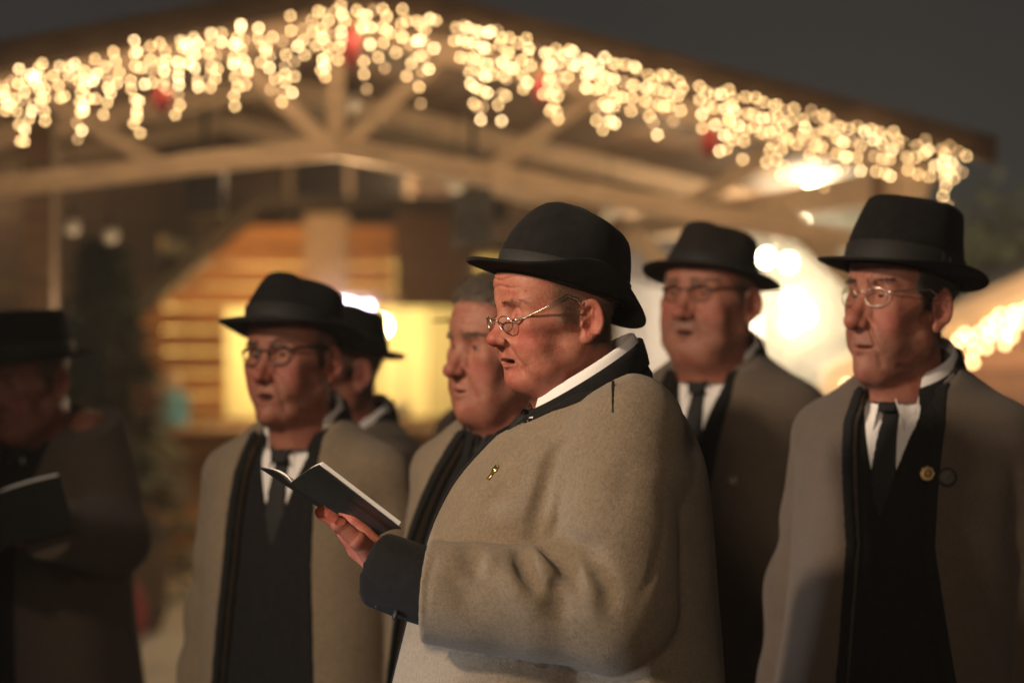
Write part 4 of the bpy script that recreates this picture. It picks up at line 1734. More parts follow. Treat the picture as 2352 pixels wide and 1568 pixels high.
def hut():
    """the honey coloured market hut with the lit hatch"""
    Y = 17.0
    sc = FPX / Y
    U = lambda u: (u - 1176) / sc
    Z = lambda v: CAM_Z + (784 - v) / sc
    org = np.array([U(700), Y, 0])
    P = empty('market_hut', org)
    tag(P, 'honey pine market hut with bright yellow lit serving hatch', 'hut')
    x0, x1 = U(300) - org[0], U(1100) - org[0]
    hx0, hx1 = U(520) - org[0], U(1062) - org[0]
    hz0, hz1 = Z(958), Z(706)
    gx = U(610) - org[0]
    gr = U(905) - org[0]
    ztop = Z(488)
    zl = Z(755)
    left = lambda z: x0 if z < zl else x0 + (gx - x0) * (z - zl) / (ztop - zl)
    o = np.zeros(3)
    h = .145
    n1 = int(hz0 / h)
    zero = lambda z: x0
    # below the hatch, beside it, above it
    plank_wall(P, 'plank', o, (1, 0, 0), n1, hz0 - n1 * h, h, lambda z: x0, lambda z: x1, M['wood_hut'], .035, .012, 1)
    n2 = int(round((hz1 - hz0) / h))
    h2 = (hz1 - hz0) / n2
    plank_wall(P, 'plank', o, (1, 0, 0), n2, hz0, h2, left, lambda z: hx0, M['wood_hut'], .035, .012, 2)
    plank_wall(P, 'plank', o, (1, 0, 0), n2, hz0, h2, lambda z: hx1, lambda z: x1, M['wood_hut'], .035, .012, 3)
    n3 = int((ztop - hz1) / h)
    plank_wall(P, 'plank', o, (1, 0, 0), n3, hz1, h, left, lambda z: gr, M['wood_hut'], .035, .012, 5)
    MB().box((x0, .0, 0), (x1, .02, hz0)).build('lower_wall', M['wood_dark'], P)
    # hatch surround, room behind it
    MB().box((hx0 - .05, -.09, hz0 - .05), (hx1 + .05, -.036, hz0), .005).build('hatch_sill', M['wood_hut'], P)
    MB().box((hx0 - .3, -.45, hz0 - .09), (hx1 + .05, -.091, hz0 - .05), .005).build('counter', M['wood_beam'], P)
    nb = 14
    w = (hx1 - hx0 + .9) / nb
    for i in range(nb):
        a = hx0 - .45 + i * w
        MB().box((a + .004, 1.3, 0), (a + w - .004, 1.33, hz1 + .5)).build('back_board', M['wood_cream'], P)
    for s, x in ((0, hx0 - .47), (1, hx1 + .45)):
        MB().box((x, .03, 0), (x + .02, 1.3, hz1 + .5)).build('side_wall', M['wood_cream'], P)
    MB().box((hx0 - .47, .03, hz1 + .35), (hx1 + .47, 1.35, hz1 + .38)).build('ceiling', M['wood_cream'], P)
    # roof over the gable part
    rf = MB()
    c = []
    for dz in (0, .07):
        c += [(x0 - .14, -.40, zl - .09 + dz), (x0 - .14, 1.6, zl - .09 + dz), (gx, 1.6, ztop + .02 + dz), (gx, -.40, ztop + .02 + dz)]
    rf.hexa(c)
    c = []
    for dz in (0, .07):
        c += [(gx + .002, -.40, ztop + .02 + dz), (gx + .002, 1.6, ztop + .02 + dz), (x1 + .2, 1.6, ztop + .02 + dz), (x1 + .2, -.40, ztop + .02 + dz)]
    rf.hexa(c)
    rf.build('roof', M['roof'], P)
    MB().box((gr + .01, -.04, hz1), (x1 - .02, -.005, ztop)).build('dark_panel', M['wood_dark'], P)  # plain dark panel filling the wall right of the gable
    # pale upright board over the hatch
    MB().box((U(700) - org[0], -.075, hz1 + .11), (U(800) - org[0], -.052, Z(492))).build('sign_board', M['pale'], P)
    # scalloped valance
    for i in range(8):
        x = U(745 + 24 * i) - org[0]
        pr = []
        a = np.linspace(math.pi, 2 * math.pi, 9)
        V = [(x + .036 * math.cos(t), -.10, hz1 + .09 + .06 * math.sin(t)) for t in a]
        V += [(q[0], -.094, q[2]) for q in V]
        k = 9
        mb = MB().add(V, [(i2, i2 + 1, k + i2 + 1, k + i2) for i2 in range(8)], [(0, i2, i2 + 1) for i2 in range(1, 8)] + [(k, k + i2 + 1, k + i2) for i2 in range(1, 8)])
        mb.build('valance_scallop', M['pale'], P)
    # lamp in the hatch
    c = np.array([U(868) - org[0], .45, Z(748)])
    ob = bpy.data.objects.new('lamp_bulb', ico('lamp_bulb', .055, M['lamp'], 2, 1.1))
    ob.location = c
    link(ob, P)
    for lx, ly, e in ((c[0], c[1], 1.0), (U(600) - org[0], .5, .55)):
        l = bpy.data.lights.new('hatch_light', 'POINT')
        l.energy = HATCH_W * e
        l.color = (1.0, .80, .38)
        l.shadow_soft_size = .06
        lo = bpy.data.objects.new('hatch_light', l)
        lo.location = (lx, ly, c[2] + .02)
        link(lo, P)
    MB().tube([c + (0, 0, .06), c + (0, 0, .5)], .006, 6).build('lamp_cable', M['wire'], P)
    l = bpy.data.lights.new('gable_lamp_light', 'POINT')
    l.energy = HUT_W
    l.color = (1.0, .52, .19)
    l.shadow_soft_size = .08
    lo = bpy.data.objects.new('gable_lamp_light', l)
    lo.location = (U(620) - org[0], -1.3, Z(640))
    link(lo, P)
    # cool white lights under the valance
    p0 = W(765, 696, Y - .14)
    S = empty('cool_light_chain', p0)
    tag(S, 'short row of cool white lights above the yellow hatch', 'string lights')
    me = ico('bulb', .022, M['coolled'], 2, 1.0)
    pts = []
    for u, v in ((764, 693), (786, 694), (806, 699), (826, 704), (846, 703)):
        q = W(u, v, Y - .14)
        ob = bpy.data.objects.new('bulb', me)
        ob.location = q - p0
        link(ob, S)
        pts.append(q - p0 + np.array([0, .004, .028]))
    MB().tube(np.array(pts), .004, 5).build('lead_wire', M['wire'], S, True)
    # things on the counter
    for (u, v, lab, cl, seed) in ((345, 1085, 'small doll in a red coat on the hut counter', 'red', 1), (398, 1085, 'small doll in a blue coat beside the red one on the counter', 'blue', 2)):
        q = W(u, 784 + (CAM_Z - (hz0 - .05)) * FPX / (Y - .3), Y - .3)
        D = empty('doll', q)
        tag(D, lab, 'doll')
        MB().lathe([(.001, 0), (.105, .0), (.112, .02), (.090, .12), (.066, .20), (.045, .245), (.02, .26), (.001, .262)], n=18).build('coat', M[cl], D, True)
        r = .058
        pr = [(.001, .235)] + [(r * math.sin(a), .292 - r * math.cos(a)) for a in np.linspace(.3, 2.9, 10)]
        MB().lathe(pr, n=16).build('head', M['pale'], D, True)
        MB().lathe([(.062, .31), (.060, .33), (.035, .375), (.010, .40), (.001, .402)], n=16).build('cap', M['pale'] if cl == 'blue' else M['red'], D, True)
        for s in (-1, 1):
            MB().tube([(s * .06, 0, .215), (s * .10, -.03, .15), (s * .095, -.07, .10)], np.array([.026, .024, .018]), 10).build('arm', M[cl], D, True)
    q = W(900, 784 + (CAM_Z - (hz0 - .05)) * FPX / (Y - .3), Y - .28)
    D = MB().lathe([(.001, .01), (.06, .012), (.13, .09), (.145, .15), (.138, .155), (.12, .10), (.05, .03), (.001, .028)], n=24).build('bowl', M['china'], None, True)
    D.location = q
    tag(D, 'large white bowl on the counter in the yellow hatch', 'bowl')
    # things standing on the ground before the hut
    q = W(300, 1400, 13.2)
    B = empty('barrel', (q[0], q[1], 0))
    tag(B, 'small dark wooden barrel on the pale ground behind the left man', 'barrel')
    nst = 14
    for i in range(nst):
        a0 = 2 * math.pi * (i + .02) / nst
        a1 = 2 * math.pi * (i + .98) / nst
        V = []
        zs = [0, .15, .32, .5, .64]
        rr = [.165, .195, .21, .195, .165]
        for z, r_ in zip(zs, rr):
            for rad in (r_, r_ - .02):
                for a in (a0, a1):
                    V.append((rad * math.cos(a), rad * math.sin(a), z))
        Q = []
        for k in range(4):
            b = k * 4
            Q += [(b, b + 1, b + 5, b + 4), (b + 3, b + 2, b + 6, b + 7), (b + 2, b, b + 4, b + 6), (b + 1, b + 3, b + 7, b + 5)]
        Q += [(0, 2, 3, 1), (16, 17, 19, 18)]
        MB().add(V, Q).build('stave', M['wood_dark'], B)
    for z, r_ in ((.10, .190), (.53, .190)):
        MB().lathe([(r_ + .002, z - .02), (r_ + .006, z - .02), (r_ + .010, z + .02), (r_ + .004, z + .02)], n=24).build('hoop', M['pewter'], B, True)
    MB().lathe([(.001, .60), (.150, .60), (.150, .615), (.001, .615)], n=24).build('lid', M['wood_dark'], B)
    q = W(292, 1440, 12.4)
    sk = lambda p: smin(ell(p, (0, 0, .17), (.15, .13, .20)), cone(p, (0, 0, .32), (.01, 0, .44), .05, .07), .05) + .012 * wob(p, 30, 4, 6)
    V, Qd = sdf_mesh(lambda p: np.maximum(sk(p), .0 - p[:, 2]), (-.22, -.2, -.02), (.22, .2, .56), .014, slack=2)
    s_ = mesh_arrays('sack', V, Qd, M['red'], None, True)
    s_.location = (q[0] - .05, q[1], 0)
    tag(s_, 'red cloth sack standing on the pale ground by the barrel', 'sack')


def right_hut():
    Y = 12.4
    sc = FPX / Y
    U = lambda u: (u - 1176) / sc
    Z = lambda v: CAM_Z + (784 - v) / sc
    pk = np.array([U(2830), Z(452)])
    lf = np.array([U(1880), Z(900)])
    org = np.array([pk[0], Y, 0])
    P = empty('market_hut', org)
    tag(P, 'reddish plank market hut with lit gable at the right edge', 'hut')
    slope = (pk[1] - lf[1]) / (pk[0] - lf[0])
    half = pk[0] - lf[0]
    roofz = lambda x: pk[1] - slope * abs(x)
    R = None
    for s in (-1, 1):
        c = []
        for dz in (.05, .12):
            c += [(s * .001, -.35, pk[1] + dz), (s * half, -.35, lf[1] + dz), (s * half, 3, lf[1] + dz), (s * .001, 3, pk[1] + dz)]
        MB().hexa(c).build('roof', M['roof'], P)
        c = []
        for y in (-.42, -.38):
            c += [(s * .001, y, pk[1] - .02), (s * (half + .03), y, lf[1] - .02), (s * (half + .03), y, lf[1] + .13), (s * .001, y, pk[1] + .13)]
        MB().hexa(c).build('barge_board', M['wood_beam'], P)
    o = np.zeros(3)
    wl = half - .45
    inv = lambda z: min(wl, max(0.0, (pk[1] - z) / slope))
    plank_wall(P, 'plank', o, (1, 0, 0), int(pk[1] / .13), 0, .13, lambda z: -inv(z), lambda z: inv(z), M['wood_rose'], .03, .012, 8)
    MB().add([(-wl, .01, 0), (wl, .01, 0), (wl, .01, roofz(wl)), (0, .01, pk[1]), (-wl, .01, roofz(wl))], (), [(0, 1, 2), (0, 2, 4), (2, 3, 4)]).build('gable_wall', M['wood_rose'], P)
    for s in (-1, 1):
        MB().box((s * wl - .01, .02, 0), (s * wl + .01, 2.9, roofz(wl))).build('side_wall', M['wood_rose'], P)
    # its string of lights
    rs = np.random.RandomState(5)
    me = ico('bulb', .0135, M['bulb'], 1, 1.15)
    D = []
    x = -half + .02
    while x < -half * .30:
        D.append((x, 0, -.03 + rs.uniform(-.03, .03), rs.randint(1, 4)))
        x += .034
    light_string('clustered warm lights along the slanting eave of the right hut', None, lambda s, dz: org + np.array([s, -.45, roofz(s) + dz]), D, rs, me, step=.055)
    l = bpy.data.lights.new('hut_lamp_light', 'POINT')
    l.energy = 14
    l.color = (1.0, .66, .42)
    l.shadow_soft_size = .08
    lo = bpy.data.objects.new('hut_lamp_light', l)
    lo.location = (-half * .45, -.9, roofz(half * .45) - .25)
    link(lo, P)


def canvas_tent():
    Y = 14.0
    P = empty('market_tent', W(1620, 1500, Y) * np.array([1, 1, 0]))
    tag(P, 'grey blue canvas market tent behind the man with the round button', 'tent')
    off = np.array(P.location)
    a = W(1360, 470, Y - .6)
    pts = []
    # a sagging roof sheet and a side sheet
    n = 14
    R = np.zeros((n, n, 3))
    for i in range(n):
        for j in range(n):
            u, v = i / (n - 1), j / (n - 1)
            top = W(1470, 405, Y) * (1 - u) + W(1790, 520, Y) * u
            bot = W(1420, 640, Y - 1.6) * (1 - u) + W(1745, 700, Y - 1.6) * u
            q = top * (1 - v) + bot * v
            q[2] -= .10 * math.sin(math.pi * v) + .03 * math.sin(u * 9) * v
            R[i, j] = q - off
    MB().grid(R).build('roof_sheet', M['canvas'], P, True)
    R = np.zeros((n, n, 3))
    for i in range(n):
        for j in range(n):
            u, v = i / (n - 1), j / (n - 1)
            top = W(1420, 640, Y - 1.6) * (1 - u) + W(1745, 700, Y - 1.6) * u
            bot = top * np.array([1, 1, 0]) + np.array([0, .05, .1])
            q = top * (1 - v) + bot * v
            q[1] += .04 * math.sin(u * 24) * v
            R[i, j] = q - off
    MB().grid(R).build('side_sheet', M['canvas'], P, True)
    for u, v in ((1470, 405), (1790, 520)):
        t = W(u, v, Y) - off
        MB().tube([t, (t[0], t[1], 0)], .025, 10).build('pole', M['steel'], P, True)
    for u, v in ((1420, 640), (1745, 700)):
        t = W(u, v, Y - 1.6) - off
        MB().tube([t + (0, .04, 0), (t[0], t[1] + .04, 0)], .025, 10).build('pole', M['steel'], P, True)


def leaf_mat(name, a, b):
    m, nt, bs = new_mat(name)
    oi = noise(nt, 3.0, 3)
    c = mixc(nt, ramp(nt, oi, .3, .7), a, b)
    nt.links.new(c, bs.inputs['Base Color'])
    bs.inputs['Roughness'].default_value = .6
    return m


def broad_tree():
    """the leafy tree that the bright bulbs light up"""
    rs = np.random.RandomState(21)
    base = W(1850, 1500, 14.6) * np.array([1, 1, 0])
    P = empty('leafy_tree', base)
    tag(P, 'pale green leafy tree lit up behind the bright bulbs', 'tree')
    tr = MB()
    ends = []
    tr.tube([(0, 0, 0), (.03, 0, .5), (-.02, .03, 1.0), (.04, 0, 1.6), (.0, .02, 2.2)], np.array([.12, .10, .085, .06, .02]), 10)
    for k in range(22):
        z = .6 + 1.4 * rs.rand()
        an = rs.rand() * 6.28
        L = .5 + .6 * rs.rand()
        a = np.array([0, 0, z])
        b = a + np.array([math.cos(an) * L * .5, math.sin(an) * L * .5, .18])
        c = a + np.array([math.cos(an) * L, math.sin(an) * L, .30 + .2 * rs.rand()])
        tr.tube([a, b, c], np.array([.03, .02, .006]), 6)
        ends += [b, c, (b + c) / 2, c + rs.normal(size=3) * .15]
    tr.build('trunk', M['bark'], P, True)
    V, Q = [], []
    n = 0
    for e in ends:
        for _ in range(230):
            c = e + rs.normal(size=3) * np.array([.20, .20, .17])
            d = rs.normal(size=3)
            d /= np.linalg.norm(d)
            s = np.cross(d, rs.normal(size=3))
            s /= np.linalg.norm(s)
            l = .07 + .05 * rs.rand()
            V += [c, c + d * l * .5 + s * l * .28, c + d * l, c + d * l * .5 - s * l * .28]
            Q.append((n, n + 1, n + 2, n + 3))
            n += 4
    mesh_arrays('crown', np.array(V), np.array(Q), leaf_mat('pale_leaf', (.11, .13, .06), (.20, .21, .12)), P, False)


def fir(u, Y, h, lab, seed):
    rs = np.random.RandomState(seed)
    base = np.array([(u - 1176) / FPX * Y, Y, 0])
    P = empty('fir_tree', base)
    tag(P, lab, 'tree')
    MB().tube([(0, 0, 0), (0, 0, h * .5), (0, 0, h * .97)], np.array([.07, .05, .01]), 8).build('trunk', M['bark'], P, True)
    V, T = [], []
    n = 0
    for _ in range(2600):
        t = rs.rand() ** .8
        z = .2 + (h - .2) * t
        R = (1 - t) * h * .30 + .03
        an = rs.rand() * 6.28
        rr = R * (.35 + .65 * rs.rand() ** .6)
        c = np.array([math.cos(an) * rr, math.sin(an) * rr, z - rr * .35])
        d = np.array([math.cos(an), math.sin(an), -.25 + .3 * rs.normal()])
        d /= np.linalg.norm(d)
        s = np.cross(d, (0, 0, 1)) + rs.normal(size=3) * .3
        s /= np.linalg.norm(s)
        l = .10 + .10 * rs.rand()
        V += [c - s * l * .22, c + s * l * .22, c + d * l]
        T.append((n, n + 1, n + 2))
        n += 3
    mesh_arrays('crown', np.array(V), np.array(T), leaf_mat('fir_needles', (.018, .04, .02), (.045, .085, .04)), P, False)


def haze(density):  # thin volume added to lift the dark tones
    m = bpy.data.materials.new('black_lift_haze')
    m.use_nodes = True
    nt = m.node_tree
    nt.nodes.clear()
    out = nt.nodes.new('ShaderNodeOutputMaterial')
    v = nt.nodes.new('ShaderNodeVolumePrincipled')
    v.inputs['Color'].default_value = (.92, .90, .88, 1)
    v.inputs['Density'].default_value = density
    nt.links.new(v.outputs[0], out.inputs['Volume'])
    o = MB().box((-14, -6, -1), (14, 32, 6)).build('haze', m)
    tag(o, kind='stuff')


def steam():
    """steam of the stall that the bright bulbs light"""
    a, b, c_ = W(1740, 920, 11.9), W(1800, 740, 12.2), W(1850, 520, 12.4)
    o_ = a.copy()

    def f(p):
        p = p + np.asarray(o_, np.float32)
        d = smin(cone(p, a, b, .36, .52), cone(p, b, c_, .52, .62), .2)
        return d + .05 * wob(p, 9, 3, 6)
    V, Q = sdf_mesh(f, (-1.2, -1.1, -.8), (1.4, 1.6, 2.0), .06, slack=2.2)
    m = bpy.data.materials.new('steam')
    m.use_nodes = True
    nt = m.node_tree
    nt.nodes.clear()
    out = nt.nodes.new('ShaderNodeOutputMaterial')
    v = nt.nodes.new('ShaderNodeVolumePrincipled')
    v.inputs['Color'].default_value = (.95, .95, .93, 1)
    v.inputs['Density'].default_value = .17
    nt.links.new(v.outputs[0], out.inputs['Volume'])
    st = mesh_arrays('steam', V, Q, m, None, True)
    st.location = o_
    tag(st, 'pale lit steam drifting below the bright bulbs', 'steam', kind='stuff')


def loudspeaker():
    for u, v, Y, lab in ((1086, 500, 10.6, 'black loudspeaker box hanging under the roof, left of the front man\'s hat'), (472, 428, 10.9, 'black loudspeaker box hanging from the tie beam at the left')):
        c = W(u, v, Y)
        P = empty('loudspeaker', c)
        tag(P, lab, 'loudspeaker')
        MB().box((-.085, -.07, -.13), (.085, .07, .13), .012).build('cabinet', M['dark_frame'], P)
        for z, r in ((-.045, .055), (.070, .028)):
            MB().lathe([(r, 0), (r * .95, .006), (r * .5, -.006), (.002, -.004)], n=20).build('cone', M['pewter'], P, True, lambda V: np.stack([V[:, 0], -.071 - V[:, 2], V[:, 1] + z], 1))
        MB().box((-.012, -.012, .13), (.012, .012, .42)).build('bracket', M['wire'], P)

# ------------------------------------------------------------------ the singers
SK1 = skin_mat('ruddy_skin', (.41, .190, .125), (.36, .085, .060), (.15, .10, .07), .06)
SK2 = skin_mat('tanned_skin', (.37, .185, .125), (.33, .090, .064), (.10, .075, .06))
SK3 = skin_mat('pink_skin', (.40, .20, .135), (.35, .10, .07), (.17, .13, .10))
SING = 'men singing in loden coats'


def front_man():
    def folds(p, d):
        # creases and rolls of the raised sleeve, as polylines lying on the coat
        for pts, r, k in CREASES:
            A = np.array(pts)
            m = np.nonzero(((p > A.min(0) - 2.6 * k) & (p < A.max(0) + 2.6 * k)).all(1))[0]
            if not len(m):
                continue
            pm = p[m]
            n = len(pts) - 1
            best = np.zeros(len(m), np.float32)
            for i in range(n):
                a = pts[i].astype(np.float32)
                ab = pts[i + 1].astype(np.float32) - a
                q = pm - a
                t = np.clip((q @ ab) / float(ab @ ab), 0, 1)
                q = q - t[:, None] * ab
                w = (i + t) / n
                am = np.clip(np.minimum(w / .3, (1 - w) / .45), 0.06, 1)
                best = np.maximum(best, am * np.exp(-np.einsum('ij,ij->i', q, q) / (k * k)))
            d[m] += r * best
        return d
    psi = math.radians(80)
    spec = dict(at=(1284, 738, 3.60), yaw=66, body_yaw=80, pitch=2, roll=0, hx=.040, neck=.086, build='stout', res=.0056, hres=.0018, tres=.0035,
                coat=M['loden'], skin=SK1,
                opts=dict(seed=4, wrk=.006, backwide=.42, ctilt=.58, collar=.026, nh=.080, nhx=.006, trim=.016, open=[(0, .055), (-.12, .03), (-.3, .02), (-1.0, .05)], yc=-.05, ycs=.10, extra=folds, hem=.60),
                collar=dict(cz=.022, tilt=.62, rx=.076, ry=.072, leaf=.85, cx=.006, a0=26, drop=[.02, .024, .032, .034, .034, .034, .034]), ccollar=dict(a0=20), cdown=.015,
                arm_l=(W(1440, 990, 3.44), W(1400, 1392, 3.385), W(978, 1360, 3.41), (.080, .088, .070)),
                hand_l=dict(wrist=W(908, 1318, 3.475), x=np.array([-.70, .42, .58]), back=np.array([-.50, -.62, -.60]),
                            curl=[(.10, .25, .15), (.12, .25, .15), (.15, .30, .2), (.2, .3, .2)], res=.0018, spread=.03,
                            tpts=[W(862, 1285, 3.452), W(822, 1240, 3.434), W(778, 1203, 3.428), W(740, 1176, 3.430)]),
                head=dict(scale=.95, seed=2, nose=1.08, nproj=-.007, jowl=1.2, open=.0034, recede=.12, sock=1.30, lipc=.25, fold=2.1, lid=-.30, gz=-.35, browz=-.004, ear=1.0, chin=.98, wide=1.0, long=.87, nhair=7500, hlen=.008, hr=.00016, hairline=.062,
                          hairname='blondgrey', hairc=(.27, .20, .135), browname='darkbrow', browc=(.12, .075, .05), br=.00026, nbrow=230, blen=.008,
                          hat=dict(tilt=17, z=.053, x=-.006, h=.118, a=.106, b=.090, bf=.054, bb=.040, bs=.026, us=.040, se=5, uf=.004, ub=-.026, pinch=.22, dent=.014, front=.13, rake=.030, band=.032, seed=5),
                          glasses=dict(x=.1095, z=-.001, w=.0165, h=.0120, r=.0011, gap=.030, tilt=.25, hinge=.45, sq=2.1, ear=(.012, .080, .040), tw=1.5)))
    hw = W(*spec['at'])
    fwd = np.array([-math.sin(psi), -math.cos(psi), 0])
    left = np.array([math.cos(psi), -math.sin(psi), 0])
    base = hw - fwd * spec['hx']
    base[2] = 0
    tl = lambda p: np.array([(p - base) @ fwd, (p - base) @ left, p[2]])
    global CREASES
    CREASES = []
    al = [tuple(tl(q) for q in spec['arm_l'][:3]) + (spec['arm_l'][3],)]
    pre = dict(B=Body('stout', hw[2] - spec['neck'], al, dict(spec['opts'], extra=lambda p, d: d)), toloc=tl)
    flat = []
    for line, r, k in (
            ([(1322, 976), (1274, 1038), (1250, 1130), (1230, 1195), (1226, 1250)], .026, .010),
            ([(1350, 985), (1306, 1050), (1284, 1130), (1266, 1200)], -.012, .020),
            ([(1192, 1252), (1206, 1310), (1242, 1372)], .026, .012),
            ([(1240, 1248), (1296, 1290), (1345, 1360)], .025, .012),
            ([(1285, 1222), (1348, 1268), (1392, 1341), (1400, 1420)], .018, .014),
            ([(1072, 1248), (1090, 1300), (1110, 1350)], .014, .016),
            ([(1265, 1312), (1278, 1375), (1300, 1420)], .010, .013),
            ([(1030, 1300), (1070, 1370), (1120, 1420)], .007, .016),
            ([(1129, 1268), (1112, 1330)], -.009, .013),
            ([(1150, 1262), (1185, 1350), (1250, 1425)], -.010, .018),
            ([(1226, 1255), (1256, 1320), (1290, 1390)], -.010, .014),
            ([(1320, 1265), (1362, 1350), (1362, 1440)], -.009, .016),
            ([(1528, 1120), (1520, 1244), (1494, 1328), (1437, 1424)], .0025, .006),
            ([(1003, 1262), (982, 1341), (978, 1440)], .003, .004),
            ([(1120, 1060), (1180, 1010), (1250, 960)], .005, .016),
            ([(1100, 1180), (1160, 1120), (1215, 1095)], .006, .02),
            ([(1440, 1040), (1430, 1130), (1400, 1230)], .004, .02)):
        q = []
        for i in range(len(line) - 1):
            for t in np.linspace(0, 1, 3)[:-1 if i < len(line) - 2 else None]:
                u = line[i][0] * (1 - t) + line[i + 1][0] * t
                v = line[i][1] * (1 - t) + line[i + 1][1] * t
                q.append(coat_point(pre, u, v, 3.42)[0])
        flat.append((q, r, k))
    CREASES = flat
    R = make_person('man in profile in front, black hat and small wire glasses, reading from an open booklet', SING, spec)
    P = R['P']
    toloc = R['toloc']
    # black suit sleeve that comes out of the coat sleeve, with its cuff buttons
    def slv(p):
        d = cone(p, toloc(W(1000, 1352, 3.425)), toloc(W(880, 1308, 3.45)), .054, .054) + .004 * wob(p, 40, 8, 5)
        ax = toloc(W(880, 1305, 3.45)) - toloc(W(1010, 1352, 3.41))
        ax /= np.linalg.norm(ax)
        return np.maximum(d, (p - toloc(W(868, 1300, 3.45)).astype(np.float32)) @ ax.astype(np.float32))
    c = toloc(W(940, 1330, 3.43))
    V, Q = sdf_mesh(slv, c - .15, c + .15, .005, slack=2)
    sl = mesh_arrays('suit_sleeve', V, Q, M['suit'], P, True)
    for u, v, Y in ((868, 1385, 3.425), (908, 1412, 3.40)):
        q = toloc(W(u, v, Y))
        MB().lathe([(.0, .003), (.006, .003), (.0075, .001), (.007, -.002), (.0, -.002)], n=14).build('cuff_button', M['pewter'], sl, True, lambda V: q + V @ np.array(Matrix.Rotation(1.2, 3, 'Y')).T)
    # seam strip on the shoulder, pin on the chest
    pts = []
    for v in np.linspace(876, 948, 14):
        q, n = coat_point(R, 1408, v, 3.45)
        pts.append(q - n * .0006)
    MB().tube(np.array(pts), .0024, 7).build('shoulder_strip', M['suit'], R['coat'], True)
    def pin():
        g = MB().lathe([(.0, .0022), (.0062, .0022), (.0075, .001), (.0072, -.002)], (0, .006, 0), 16)
        g.lathe([(.0, .0034), (.0030, .0030), (.0040, .001)], (0, .006, 0), 12)
        g.box((-.0035, -.016, -.001), (.0035, -.001, .0012), .0005)
        g.tube([(-.005, .012, .0015), (0, .0165, .002), (.005, .012, .0015)], .001, 6)
        return g
    on_coat(R, 1134, 1086, 3.5, 'lapel_pin', pin, M['gold'], .002, .78, -.25)
    return R


FEDORA = [(1.0, -.05), (1.0, .08), (.99, .2), (.97, .36), (.945, .52), (.92, .66), (.90, .78), (.878, .87), (.85, .935), (.79, .975), (.70, .993), (.56, 1.0), (.42, 1.0), (.28, 1.0), (.14, 1.0), (.0, 1.0)]


